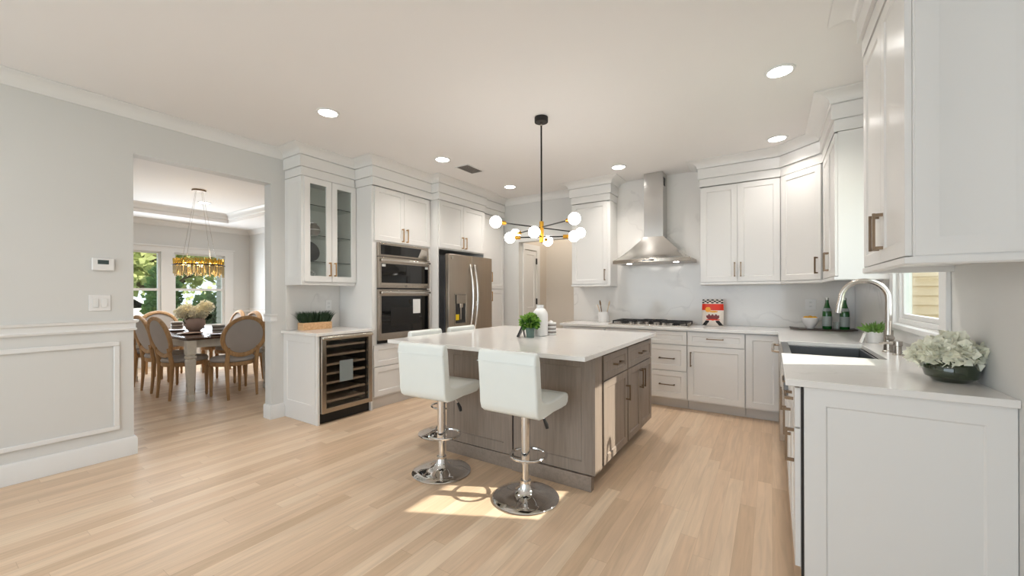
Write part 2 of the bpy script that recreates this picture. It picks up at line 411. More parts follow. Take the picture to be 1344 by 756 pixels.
# back wall with the hall opening
w = MB(); w.box(XL, -3.375, YB, YB + 0.12, 0, ZC); w.box(-3.375, -2.42, YB, YB + 0.12, 2.12, ZC); w.box(-2.42, 0.9, YB, YB + 0.12, 0, ZC)
struct('wall_back', w, 'paint', 'back kitchen wall behind the range hood')
w = MB(); w.box(-3.475, -3.375, YB + 0.12, 5.44 + 0.12, 0, ZC); w.box(-3.475, -3.375, 5.94, 6.5, 0, ZC); w.box(-3.475, -3.375, 5.56, 5.94, 2.03, ZC); w.box(-3.475, -2.2, 6.3, 6.42, 0, ZC); w.box(-2.3, -2.2, YB + 0.12, 6.3, 0, ZC)
struct('wall_hall', w, 'hallpaint', 'beige walls of the small hall beyond the kitchen')
# right wall: sink window and the two sunlit windows nearer the camera
def wall_holes_x(x0, x1, y0, y1, z0, z1, holes):
    w = MB(); ys = sorted(holes); cur = y0
    for (a, b, c, d) in ys:
        w.box(x0, x1, cur, a, z0, z1); w.box(x0, x1, a, b, z0, c); w.box(x0, x1, a, b, d, z1); cur = b
    w.box(x0, x1, cur, y1, z0, z1); return w
struct('wall_right', wall_holes_x(XR, XR + 0.08, -3.2, 5.5, 0, ZC, [(2.88, 3.80, 1.09, 2.10)]), 'paint', 'right wall with the window over the sink')
w = MB(); w.box(XO, -4.15, YF - 0.12, YF, 0, ZC); w.box(0.35, 0.88, YF - 0.12, YF, 0, ZC); w.box(-4.15, 0.35, YF - 0.12, YF, 2.5, ZC)
struct('wall_front', w, 'paint', 'wall behind the viewer')
# dining room shell
DX = -9.4; DY0 = 0.62; DY1 = 4.1; DZ = 2.66
struct('wall_dining_window', wall_holes_x(DX - 0.15, DX, DY0 - 0.1, DY1 + 0.1, 0, 2.95, [(0.95, 1.64, 0.66, 2.09), (1.80, 2.62, 0.66, 2.09), (2.81, 3.64, 0.66, 2.09)]), 'paint', 'far dining room wall with double-hung windows')
struct('wall_dining_right', MB().box(DX, XO, DY1, DY1 + 0.1, 0, 2.95), 'paint', 'right-hand wall of the dining room')
struct('wall_dining_left', MB().box(DX, XO, DY0 - 0.1, DY0, 0, 2.95), 'paint', 'left-hand wall of the dining room')
c = MB(); TX0, TX1, TY0, TY1 = -8.68, -5.2, 1.3, 3.42
c.box(DX, TX0, DY0, DY1, DZ, 2.95); c.box(TX1, XO, DY0, DY1, DZ, 2.95); c.box(TX0, TX1, DY0, TY0, DZ, 2.95); c.box(TX0, TX1, TY1, DY1, DZ, 2.95)
c.box(TX0, TX1, TY0, TY1, 2.82, 2.95)
struct('ceiling_dining', c, 'ceil', 'white tray ceiling of the dining room')

def crown_prof(z0, z1, out):
    pts = [(0, z0), (0.012, z0), (0.016, z0 + 0.01)]
    for i in range(6):
        t = i / 5; a = t * PI / 2
        pts.append((0.02 + (out - 0.024) * (1 - math.cos(a)), z0 + 0.014 + (z1 - z0 - 0.022) * math.sin(a)))
    pts += [(out, z1 - 0.006), (out, z1), (0, z1)]
    return pts
wc = crown_prof(2.722, ZC - 0.001, 0.11)
struct('trim_1', MB().molding([(XL, YF), (XL, 2.249 - 0.022)], wc), 'trim', 'white crown moulding along the left kitchen wall')
struct('trim_2', MB().molding([(-3.64, YB), (-2.34, YB)], wc), 'trim', 'white crown moulding over the hall opening')
struct('trim_3', MB().molding([(DX, DY0 + .001), (DX, DY1), (XO, DY1)], crown_prof(2.57, DZ - .001, 0.09)), 'trim', 'white crown moulding round the dining room')
# tray crown: wall travels so that outward (right of travel) points into the recess
struct('trim_4', MB().molding([(TX0, TY0), (TX0, TY1), (TX1, TY1)], crown_prof(2.715, 2.819, 0.08)), 'trim', 'white crown moulding inside the tray ceiling')
# baseboards, chair rail, wainscot frames
bp_ = [(0, 0.001), (0.019, 0.001), (0.019, 0.13), (0.012, 0.146), (0, 0.146)]
struct('baseboard_left', MB().molding([(XL, YF), (XL, 1.04), (XO, 1.04)], bp_), 'trim', 'tall white baseboard left of the dining opening')
struct('baseboard_jamb', MB().molding([(XO, 2.106), (XL, 2.106), (XL, 2.233)], bp_), 'trim', 'tall white baseboard right of the dining opening')
rp = [(0, 1.008), (0.014, 1.008), (0.018, 1.022), (0.011, 1.03), (0.011, 1.066), (0.024, 1.074), (0.028, 1.092), (0, 1.092)]
struct('trim_5', MB().molding([(XL, YF), (XL, 1.04), (XO, 1.04)], rp), 'trim', 'white chair rail left of the dining opening')
struct('trim_6', MB().molding([(XO, 2.106), (XL, 2.106), (XL, 2.16)], [(o * .7, z) for o, z in rp]), 'trim', 'short white chair rail return on the opening jamb')
def frame_x(x, y0, y1, z0, z1, wd=0.035, t=0.014):
    m = MB(); m.box(x, x + t, y0, y1, z0, z0 + wd); m.box(x, x + t, y0, y1, z1 - wd, z1); m.box(x, x + t, y0, y0 + wd, z0 + wd, z1 - wd); m.box(x, x + t, y1 - wd, y1, z0 + wd, z1 - wd); return m
struct('trim_7', frame_x(XL, 0.10, 0.955, 0.225, 0.925), 'trim', 'wainscot frame beside the dining opening', bevel=.005)
struct('trim_8', frame_x(XL, -0.85, 0.0, 0.225, 0.925), 'trim', 'wainscot frame further left on the wall', bevel=.005)
struct('baseboard_dining', MB().molding([(DX, DY0), (DX, DY1), (XO, DY1)], bp_), 'trim', 'white baseboard round the dining room')
struct('trim_9', MB().molding([(DX, 3.80), (DX, DY1), (XO, DY1)], [(o * .8, z - .08) for o, z in rp]), 'trim', 'white chair rail on the dining room wall')
m = MB()
for x0 in (-9.2, -8.2, -7.2, -6.2): 
    for b in ((x0, x0 + .8, .22, .25), (x0, x0 + .8, .80, .83)): m.box(b[0], b[1], DY1 - .012, DY1, b[2], b[3])
    m.box(x0, x0 + .03, DY1 - .012, DY1, .25, .80); m.box(x0 + .77, x0 + .8, DY1 - .012, DY1, .25, .80)
struct('trim_10', m, 'trim', 'wainscot frames on the dining room side wall')
# dining windows
def dh_window(n, y0, y1, label):
    root = thing('window_%d' % n, label, 'window', (DX, 0, 0)); root['kind'] = 'structure'
    z0, z1 = 0.66, 2.09; f = MB()
    xa, xb = DX - 0.09, DX - 0.03
    f.box(xa, xb, y0, y0 + .035, z0, z1); f.box(xa, xb, y1 - .035, y1, z0, z1); f.box(xa, xb, y0 + .035, y1 - .035, z1 - .03, z1); f.box(xa, xb, y0 + .035, y1 - .035, z0, z0 + .05)
    f.box(xa, xb, y0 + .035, y1 - .035, 1.375, 1.42)
    f.build('sash_frame', 'trim', root, world=True)
    MB().box(DX - .064, DX - .06, y0 + .035, y1 - .035, z0 + .05, 1.375).box(DX - .064, DX - .06, y0 + .035, y1 - .035, 1.42, z1 - .03).build('pane', 'glass', root, world=True)
dh_window(1, 2.81, 3.64, 'right-hand double-hung dining room window'); dh_window(2, 1.80, 2.62, 'left visible double-hung dining room window'); dh_window(3, 0.95, 1.64, 'third dining room window further left')
m = MB(); xa, xb = DX, DX + .02
m.box(xa, xb, 0.80, 3.79, 2.09, 2.19); m.box(xa, xb + .02, 0.78, 3.81, 2.19, 2.215)
for a, b in ((.80, .95), (1.64, 1.80), (2.62, 2.81), (3.64, 3.79)): m.box(xa, xb, a, b, .66, 2.09)
m.box(xa, xb + .04, .78, 3.81, .62, .66); m.box(xa, xb, .80, 3.79, .52, .62)
struct('trim_11', m, 'trim', 'white casing round the dining room windows')
# sink window
root = thing('window_4', 'white framed window over the sink beside the near wall cabinet', 'window', (XR, 3.27, 1.09)); root['kind'] = 'structure'
f = MB(); y0, y1, z0, z1 = 2.88, 3.80, 1.09, 2.10
for b in ((y0, y0 + .03, z0, z1), (y1 - .03, y1, z0, z1), (y0 + .03, y1 - .03, z0, z0 + .03), (y0 + .03, y1 - .03, z1 - .03, z1)): f.box(XR + .01, XR + .07, *b)
for b in ((y0 + .03, y0 + .055, z0 + .03, z1 - .03), (y1 - .055, y1 - .03, z0 + .03, z1 - .03), (y0 + .055, y1 - .055, z0 + .03, z0 + .06), (y0 + .055, y1 - .055, z1 - .06, z1 - .03)): f.box(XR + .025, XR + .055, *b)
f.build('sash_frame', 'trim', root, world=True, bevel=.003)
MB().box(XR + .038, XR + .042, y0 + .055, y1 - .055, z0 + .06, z1 - .06).build('pane', 'glass', root, world=True)
m = MB(); m.box(XR - .02, XR, y1, 3.89, 1.07, 2.21); m.box(XR - .02, XR, 2.78, y0, 1.07, 2.21); m.box(XR - .02, XR, y0, y1, 2.10, 2.21); m.box(XR - .045, XR + .01, 2.77, 3.89, 1.055, 1.085); m.box(XR - .018, XR, 2.78, 3.89, .975, 1.055)
struct('trim_12', m, 'trim', 'white casing and sill of the sink window', bevel=.003)
# hall door with casing
root = thing('door_1', 'white panelled door standing in the side wall of the hall', 'door', (-3.375, 5.94, 0)); root['kind'] = 'structure'
d = MB(Matrix.Translation((-3.375, 5.56, 0)) @ Matrix.Rotation(R(90), 4, 'Z'))
d.box(0, .38, .02, .05, .005, 2.02); d.shaker(0.0, .38, 1.0, 2.02, .0, .02, .07); d.shaker(0.0, .38, .005, 1.0, .0, .02, .07)
d.build('door_leaf', 'trim', root, world=True)
m = MB()
for z in (.25, 1.12, 1.80): m.box(-3.372, -3.352, 5.925, 5.945, z, z + .10)
m.build('hinge', 'black', root, world=True)
m = MB(); m.box(-3.375, -3.36, 5.945, 6.05, 0, 2.12); m.box(-3.375, -3.36, 5.50, 5.945, 2.03, 2.12); m.box(-3.375, -3.36, 5.50, 5.558, 0, 2.03)
struct('trim_13', m, 'trim', 'white casing round the hall door')
# garden doors frame behind the viewer
m = MB()
for x in (-4.15, -2.65, -1.15, 0.30): m.box(x, x + .05, YF - .09, YF - .03, 0, 2.5)
m.box(-4.1, .30, YF - .09, YF - .03, 2.44, 2.5)
struct('window_5', m, 'trim', 'glazed garden doors behind the viewer')
struct('window_6', MB().box(-4.1, .30, YF - .062, YF - .058, 0.01, 2.44), 'glass', 'glass of the garden doors behind the viewer')

# marble backsplashes
m = MB(); m.box(-2.42, XR - .013, YB - .012, YB - .0005, .915, ZC - .001)
tag(m.build('marble_backsplash', 'marble'), 'full height white veined marble slab behind the range hood and sink corner', 'backsplash')
tag(MB().box(XR - .012, XR - .0005, 3.895, YB - .0125, .915, 1.50).build('marble_backsplash', 'marble'), 'marble panel on the right wall behind the faucet and succulent', 'backsplash')
m = MB(); m.box(XL + .0005, XL + .012, 2.252, 2.882, .915, 1.50)
tag(m.build('marble_backsplash', 'marble'), 'small marble panel behind the planter above the wine cooler', 'backsplash')

# ------------------------------------------------------------------ cabinets
TOP = 2.52
FRI = [(-0.006, TOP + .004), (0.004, TOP + .004), (0.004, 2.611), (-0.003, 2.611), (-0.003, 2.615), (0.022, 2.615), (0.022, 2.728), (-.006, 2.728)]
cab_prof = [(-0.006, 2.733), (0.026, 2.733)]
for i in range(7):
    a = i / 6 * PI / 2; cab_prof.append((0.032 + 0.098 * (1 - math.cos(a)), 2.736 + 0.064 * math.sin(a)))
cab_prof += [(0.135, 2.802), (0.135, ZC - .001), (-0.006, ZC - .001)]
fri_prof = FRI
cro_prof = cab_prof
rail_prof = [(-0.02, 1.392), (-0.002, 1.392), (0.004, 1.398), (0.004, 1.42), (-0.02, 1.42)]
def handle(parent, cx, cz, L, vert, yf, mat='bronze', so=0.03, t=0.005):
    h = MB()
    if vert:
        h.box(cx - t, cx + t, yf - so - t, yf - so + t, cz - L / 2, cz + L / 2)
        for s_ in (-1, 1): h.box(cx - t * 1.3, cx + t * 1.3, yf - so, yf, cz + s_ * (L / 2 - .008) - t * 1.3, cz + s_ * (L / 2 - .008) + t * 1.3)
    else:
        h.box(cx - L / 2, cx + L / 2, yf - so - t, yf - so + t, cz - t, cz + t)
        for s_ in (-1, 1): h.box(cx + s_ * (L / 2 - .008) - t * 1.3, cx + s_ * (L / 2 - .008) + t * 1.3, yf - so, yf, cz - t * 1.3, cz + t * 1.3)
    return h.build('handle', mat, parent)
def cabinet(name, label, cat, loc, deg, w, d, z0, z1, fronts, mat='cab', toe=0.0, toeback=0.07, group=None, pull='bronze', niche=None, toemat='toe', lside=None, rside=None, gap=0.0015):
    """local frame: x along the width, front plane y=0 (doors stand 20 mm proud), body behind it"""
    root = thing(name, label, cat, loc, deg, group)
    b = MB()
    if niche:
        nx0, nx1, nz0, nz1 = niche
        b.box(0, w, 0, d, z0 + toe, nz0); 
        if nz1 < z1: b.box(0, w, 0, d, nz1, z1)
        b.box(0, nx0, 0, d, nz0, nz1); b.box(nx1, w, 0, d, nz0, nz1); b.box(nx0, nx1, d - .02, d, nz0, nz1)
    else: b.box(0, w, 0, d, z0 + toe, z1)
    b.build('cabinet_body', mat, root)
    if toe: MB().box(0.001, w - .001, toeback, d, z0 + .001, z0 + toe).build('toe_kick', toemat, root)
    for fr in fronts:
        k, x0, x1, a, e = fr[:5]; hd = fr[5] if len(fr) > 5 else None
        st = 0.057 if (e - a) > .2 else 0.042
        nm = 'drawer' if k == 'drawer' else 'door'
        dd = MB().shaker(x0 + gap, x1 - gap, a + gap, e - gap, -.02, .0198, st)
        o = dd.build(nm, fr[6] if len(fr) > 6 else mat, root, bevel=.0012, seg=1)
        if hd:
            vert, cx, cz, L = hd; handle(o, cx, cz, L, vert, -.02, pull)
    if lside: MB(Matrix.Rotation(R(-90), 4, 'Z') @ Matrix.Translation((-d, 0, 0))).shaker(0.0, d, lside[0], lside[1], -.004, .004, .055, .003).build('end_panel', mat, root)
    return root
def crowns(root, path, segs=None, rail=True):
    MB().molding(path, fri_prof, segs).build('frieze', 'cab', root, world=True)
    MB().molding(path, cro_prof, segs).build('crown_moulding', 'cab', root, world=True)
    if rail: MB().molding(path, rail_prof, segs).build('light_rail', 'cab', root, world=True)
YE = YB - .013   # front of the marble
# --- left run: local x grows with world Y, front faces +X (deg 90); doors stand proud towards +X
# glazed wall cabinet
gx = -4.04
root = thing('glass_door_cabinet', 'white wall cabinet with two glass doors above the wine cooler', 'cabinet', (gx, 2.25, 0), 90)
b = MB(); gw = .632; gd = gx - XL - .001
b.box(0, .02, 0, gd, 1.42, TOP); b.box(gw - .02, gw, 0, gd, 1.42, TOP); b.box(.02, gw - .02, 0, gd, 1.42, 1.44); b.box(.02, gw - .02, 0, gd, TOP - .02, TOP)
b.box(.02, .035, 0, .02, 1.44, TOP - .02); b.box(gw - .035, gw - .02, 0, .02, 1.44, TOP - .02)
b.build('cabinet_body', 'cab', root)
MB().box(.021, gw - .021, gd - .012, gd, 1.441, TOP - .021).build('back_panel', 'inside', root)
for x0, x1, hx in ((.02, .326, .326 - .03), (.328, .630, .328 + .03)):
    o = MB().shaker(x0 + .001, x1 - .001, 1.428, TOP - .004, -.02, .0198, .062, glass=True).build('door', 'cab', root, bevel=.0012, seg=1)
    MB().box(x0 + .06, x1 - .06, -.012, -.008, 1.487, TOP - .06).build('pane', 'glass', o)
    handle(o, hx, 1.565, .15, True, -.02, 'goldpull')
for z in (1.64, 1.92, 2.24): MB().box(.022, gw - .022, .03, gd - .013, z, z + .008).build('shelf', 'glass', root); MB().box(.036, gw - .036, .027, .0298, z, z + .006).build('shelf_edge', 'shelf', root)
m = MB(Matrix.Rotation(R(-90), 4, 'Z') @ Matrix.Translation((-gd, 0, 0))).shaker(0.0, gd, 1.425, TOP - .003, -.004, .004, .055, .003).build('end_panel', 'cab', root)
crowns(root, [(XL + .002, 2.25), (gx + .0, 2.25), (gx + .0, 2.872)], rail=True)
# oven tower
OX = -3.75
ow = .915
root = cabinet('oven_cabinet', 'tall white cabinet housing the built-in double oven', 'cabinet', (OX, 2.885, 0), 90, ow, OX - XL - .001, 0, TOP,
    [('door', .028, .458, 1.905, TOP - .004, (True, .458 - .035, 2.00, .16)), ('door', .458, .888, 1.905, TOP - .004, (True, .458 + .035, 2.00, .16)),
     ('drawer', .012, .903, .475, .722, (False, .457, .60, .16)), ('drawer', .012, .903, .14, .470, (False, .457, .31, .16))], toe=.12, toeback=.02, niche=(.065, .857, .728, 1.888), pull='goldpull')
crowns(root, [(-4.14, 2.885), (OX + .02, 2.885), (OX + .02, 3.80)], rail=False)
# fridge enclosure
FX = -3.62
root = thing('fridge_cabinet', 'tall white surround with a two-door cabinet above the fridge', 'cabinet', (FX, 3.802, 0), 90)
fd = FX - XL - .001; fw = .995
b = MB(); b.box(0, .018, 0, fd, .001, TOP); b.box(fw - .018, fw, 0, fd, .001, TOP); b.box(.018, fw - .018, 0.0, fd, 1.885, TOP)
b.build('cabinet_body', 'cab', root)
for x0, x1, hx in ((.012, .497, .497 - .035), (.497, .983, .497 + .035)):
    o = MB().shaker(x0 + .0015, x1 - .0015, 1.90, TOP - .004, -.02, .0198, .057).build('door', 'cab', root, bevel=.0012, seg=1)
    handle(o, hx, 2.0, .16, True, -.02, 'goldpull')
crowns(root, [(-3.86, 3.802), (FX + .02, 3.802), (FX + .02, 4.797), (-3.70, 4.797)], rail=False)
# pantry
PX = -3.665
root = cabinet('pantry_cabinet', 'narrow white pantry cabinet between the fridge and the hall opening', 'cabinet', (PX, 4.80, 0), 90, .575, PX - XL - .001, 0, TOP,
    [('door', .003, .555, 1.375, TOP - .004, (True, .20, 1.56, .15)), ('door', .003, .555, .12, 1.370, (True, .20, 1.26, .15))], toe=.11, pull='goldpull')
crowns(root, [(PX + .015, 4.83), (PX + .015, YB - .003)], rail=False)
# wine cooler base
WX = -3.735
root = thing('cooler_cabinet', 'white base surround with panelled side around the wine cooler', 'cabinet', (WX, 2.236, 0), 90)
wd_ = WX - XL - .001; ww = .645
b = MB(); b.box(0, .022, 0, wd_, .001, .884); b.box(ww - .022, ww, 0, wd_, .001, .884); b.box(.022, ww - .022, .60, wd_, .001, .884)
b.build('cabinet_body', 'cab', root, bevel=.001, seg=1)
MB(Matrix.Rotation(R(-90), 4, 'Z') @ Matrix.Translation((-wd_, 0, 0))).shaker(.0, wd_ - .03, .12, .88, -.008, .008, .07, .005).build('end_panel', 'cab', root)
root2 = tag(MB().box(XL + .001, -3.70, 2.205, 2.8835, .885, .914).build('stone_countertop', 'quartz', bevel=.002), 'small white quartz counter over the wine cooler', 'countertop')

# --- appliances in the left run
# wine cooler
root = thing('wine_cooler', 'built-in steel framed wine cooler with glass door and wooden racks', 'wine cooler', (WX, 2.262, 0), 90)
cw = .594
b = MB(); b.box(0, cw, .012, .05, .10, .88); b.box(0, .02, .05, .58, .10, .88); b.box(cw - .02, cw, .05, .58, .10, .88); b.box(.02, cw - .02, .05, .58, .10, .12); b.box(.02, cw - .02, .05, .58, .86, .88); b.box(.02, cw - .02, .56, .58, .12, .86)
# front is open: rebuild without the slab
b.bm.free(); b = MB(); b.box(0, .02, .02, .58, .10, .88); b.box(cw - .02, cw, .02, .58, .10, .88); b.box(.02, cw - .02, .02, .58, .10, .12); b.box(.02, cw - .02, .02, .58, .86, .88); b.box(.02, cw - .02, .56, .58, .12, .86)
b.build('cooler_body', 'black', root)
MB().box(0.004, cw - .004, .03, .20, .006, .098).build('toe_grille', 'black', root)
o = MB().shaker(0.002, cw - .002, .112, .880, -.03, .045, .048, glass=True).build('door', 'steel', root, bevel=.003)
MB().box(.048, cw - .048, -.012, -.006, .158, .834).build('pane', 'glass', o)
MB().box(.002, cw - .002, -.052, -.031, .846, .876).build('handle', 'bsteel', o, bevel=.008, seg=3)
MB().box(.205, .36, -.0135, -.0122, .395, .612).build('notice', 'sticker', o)
for k in range(7):
    z = .20 + k * .093
    MB().box(.06, cw - .06, .02, .05, z, z + .021).box(.06, cw - .06, .05, .54, z + .004, z + .010).build('rack', 'oakslat', root)
# double oven
root = thing('double_wall_oven', 'built-in steel microwave and wall oven with black glass doors', 'oven', (OX, 2.95, 0), 90)
vw = .790
MB().box(.001, vw - .001, .001, .54, .730, 1.886).build('oven_body', 'dgrey', root)
m = MB().box(0, vw, -.03, -.0005, 1.730, 1.886).build('control_panel', 'steel', root, bevel=.003)
MB().box(.035, vw - .10, -.033, -.0302, 1.752, 1.862).build('display', 'blackglass', m)
m2 = MB(); m2.prism([(vw - .19, 1.752), (vw - .035, 1.752), (vw - .035, 1.845), (vw - .13, 1.862)], 'y', -.0345, -.0335); m2.build('plastic_film', 'bsteel', m)
for (a, e, gt, gb) in ((1.368, 1.722, 1.648, 1.428), (.770, 1.352, 1.275, .850)):
    o = MB().shaker(0, vw, a, e, -.045, .044, .032, .002).build('oven_door', 'steel', root, bevel=.002)
    MB().box(.033, vw - .033, -.048, -.042, gb, gt).build('window', 'blackglass', o)
    MB().box(.012, vw - .012, -.080, -.062, e - .052, e - .022).box(.03, .05, -.063, -.046, e - .045, e - .03).box(vw - .05, vw - .03, -.063, -.046, e - .045, e - .03).build('handle', 'bsteel', o, bevel=.005, seg=3)
    if a < 1: 
        MB().box(.50, .62, -.0505, -.0485, 1.06, 1.235).build('paper_tag', 'paper', o)
        MB().box(.16, .60, -.0492, -.0482, .93, 1.14).build('inner_window', 'black', o)
    else:
        MB().box(.036, .085, -.0505, -.0485, 1.612, 1.640).box(vw - .085, vw - .036, -.0505, -.0485, 1.612, 1.640).build('sticker', 'paper', o)
        cu = bpy.data.curves.new('maker_mark', 'FONT'); cu.body = 'LG'; cu.size = .028; cu.extrude = .0006; cu.align_x = 'CENTER'
        cu.materials.append(M['dgrey']); t0 = bpy.data.objects.new('mark_curve', cu); me_ = bpy.data.meshes.new_from_object(t0); bpy.data.objects.remove(t0)
        t = bpy.data.objects.new('maker_mark', me_); COL.objects.link(t); t.parent = o; t.location = (vw / 2, -.0465, 1.383); t.rotation_euler = (R(90), 0, 0)
MB().box(0, vw, -.012, -.0005, .734, .766).build('lower_vent', 'black', root)
# refrigerator
root = thing('refrigerator', 'french door steel refrigerator with ice and water dispenser', 'refrigerator', (-3.52, 3.826, 0), 90)
rw = .945
MB().box(0, rw, .0, .76, .03, 1.80).build('fridge_body', 'dgrey', root, bevel=.004)
def fdoor(x0, x1, z0, z1, name='door'):
    m = MB(); N_ = 8; out = [(x0, -.002)] 
    pts = [(x0, -.004), (x1, -.004)]
    arc = [(x1 - (x1 - x0) * t, -.062 - .012 * math.sin(PI * t)) for t in [i / N_ for i in range(N_ + 1)]]
    m.prism(pts + arc, 'z', z0, z1); return m.build(name, 'fsteel', root, bevel=.004)
dl = fdoor(0.003, .470, .72, 1.815); dr = fdoor(.475, rw - .003, .72, 1.815)
fz = fdoor(0.003, rw - .003, .07, .40, 'freezer_drawer'); fz2 = fdoor(0.003, rw - .003, .41, .71, 'freezer_drawer')
for o, x in ((dl, .425), (dr, .520)):
    pts = [(x, -.075 - .055 * math.sin(PI * t), .80 + .90 * t) for t in [i / 14 for i in range(15)]]
    MB().tube(pts, .014, 8).build('handle', 'bsteel', o)
for o, z in ((fz, .36), (fz2, .67)): MB().tube([(.08 + .785 * t, -.07 - .05 * math.sin(PI * t) ** .5, z) for t in [i / 14 for i in range(15)]], .012, 8).build('handle', 'bsteel', o)
o = MB().shaker(.10, .335, .90, 1.30, -.079, .010, .012, .008).build('dispenser_bezel', 'steel', dl)
MB().box(.112, .323, -.0745, -.0705, .912, 1.288).build('dispenser_recess', 'dgrey', dl)
MB().box(.125, .31, -.095, -.075, 1.17, 1.285).build('dispenser_panel', 'steel', dl, bevel=.003)
MB().cyl((.215, -.082, 1.12), (.215, -.082, 1.17), .028, .034, 12).box(.205, .225, -.084, -.076, .96, 1.12).build('dispenser_nozzle', 'nickel', dl)
MB().box(.125, .185, -.0800, -.0750, .955, 1.03).build('energy_tag', 'yellow', dl)
MB().box(.545, .575, -.0780, -.0735, 1.13, 1.20).build('sticker', 'paper', dr)
MB().cyl((.06, -.066, 1.765), (.06, -.073, 1.765), .018, None, 14).build('badge', 'nickel', dl)

# --- back run base cabinets (front faces -Y): body front at 4.753, doors proud to 4.733
BY = 4.753; bd = YB - BY - .001
cabinet('base_cabinet', 'white base cabinet at the left end of the back counter', 'cabinet', (-2.30, BY, 0), 0, .580, bd, 0, .884,
    [('drawer', .01, .578, .725, .872, (False, .29, .80, .16)), ('door', .01, .294, .125, .720, (True, .26, .60, .15)), ('door', .294, .578, .125, .720, (True, .33, .60, .15))], toe=.11)
cabinet('base_cabinet', 'white three-drawer base cabinet under the gas cooktop', 'cabinet', (-1.718, BY, 0), 0, .934, bd, 0, .884,
    [('drawer', .003, .932, .725, .872), ('drawer', .003, .932, .430, .720, (False, .725, .567, .17)), ('drawer', .003, .932, .125, .425, (False, .725, .272, .17))], toe=.11)
cabinet('base_cabinet', 'white base cabinet with one drawer over a single door right of the cooktop', 'cabinet', (-.782, BY, 0), 0, .552, bd, 0, .884,
    [('drawer', .003, .549, .722, .872, (False, .276, .805, .165)), ('door', .003, .549, .125, .718, (True, .038, .575, .16))], toe=.11)
cabinet('base_cabinet', 'narrow white single-door base cabinet in the back corner', 'cabinet', (-.228, BY, 0), 0, .940, bd, 0, .884,
    [('door', .004, .300, .125, .872)], toe=.11)
# --- right run (front faces -X): deg -90, local x grows towards the camera
RX = .105; rd = XR - RX - .001
cabinet('sink_cabinet', 'white sink base cabinet below the steel apron sink', 'cabinet', (RX, 3.856, 0), -90, .806, rd, 0, .64,
    [('door', .003, .402, .125, .635, (True, .365, .54, .15)), ('door', .404, .803, .125, .635, (True, .44, .54, .15))], toe=.11)
root = cabinet('base_cabinet', 'white panelled end cabinet nearest the viewer on the right', 'cabinet', (RX, 3.048, 0), -90, .882, rd, 0, .884,
    [('drawer', .003, .434, .694, .872, (False, .22, .79, .16)), ('drawer', .436, .868, .694, .872, (False, .65, .79, .16)), ('door', .003, .434, .075, .690, (True, .39, .59, .15)), ('door', .436, .868, .075, .690, (True, .79, .59, .155))], toe=.074)
b = MB(); b.shaker(RX + .012, XR - .002, .002, .884, 2.152, .0135, .075, .006); b.build('end_panel', 'cab', root, world=True, bevel=.001, seg=1)
MB().box(RX + .001, RX + .011, 2.156, 2.1655, .002, .88).build('shadow_gap', 'gap', root, world=True)
# dishwasher
root = thing('dishwasher', 'steel dishwasher with bar handle between the sink and the corner', 'dishwasher', (RX, 4.46, 0), -90)
MB().box(.002, .60, .001, .57, .10, .872).build('dishwasher_body', 'dgrey', root)
MB().box(.002, .60, -.055, 0, .105, .872).build('door', 'steel', root, bevel=.004)
MB().tube([(.05, -.055, .82), (.05, -.08, .82), (.07, -.098, .82), (.53, -.098, .82), (.55, -.08, .82), (.55, -.055, .82)], .012, 8).build('handle', 'bsteel', root)
MB().box(.002, .60, .05, .57, .004, .099).build('toe_kick', 'black', root)
# farmhouse sink
root = thing('apron_sink', 'stainless steel apron front sink set into the right counter', 'sink', (.30, 3.45, .64))
m = MB(); sx0, sx1, sy0, sy1, sz0, sz1 = .062, .548, 3.060, 3.836, .645, .905
m.box(sx0, sx1, sy0, sy1, sz0, sz0 + .015)
m.box(sx0, sx0 + .045, sy0, sy1, sz0 + .015, sz1); m.box(sx1 - .012, sx1, sy0, sy1, sz0 + .015, sz1 - .02)
m.box(sx0 + .045, sx1 - .012, sy0, sy0 + .012, sz0 + .015, sz1 - .02); m.box(sx0 + .045, sx1 - .012, sy1 - .012, sy1, sz0 + .015, sz1 - .02)
m.build('basin', 'basin', root, world=True, bevel=.004)
ap = MB(); pts = [(sx0, .655), (sx0, sz1 + .004)] + [(sx0 - .002 - .034 * math.sin(PI * t) ** .6 * .4, sz1 + .004 - (sz1 - .65) * t) for t in [i / 10 for i in range(11)]]
ap.prism([(p[0], p[1]) for p in pts], 'y', sy0 + .001, sy1 - .001); ap.build('apron', 'steel', root, world=True)
MB().cyl((.32, 3.45, .661), (.32, 3.45, .666), .05, None, 20).build('drain', 'nickel', root, world=True)
# worktop of the L-shaped run
m = MB(); m.prism([(-2.32, YB - .0005), (-2.32, 4.70), (.05, 4.70), (.05, 3.842), (.552, 3.842), (.552, 3.054), (.05, 3.054), (.05, 2.135), (XR - .0005, 2.135), (XR - .0005, YB - .0005)], 'z', .885, .914)
tag(m.build('stone_countertop', 'quartz', bevel=.002), 'long white quartz worktop turning the corner to the sink', 'countertop')
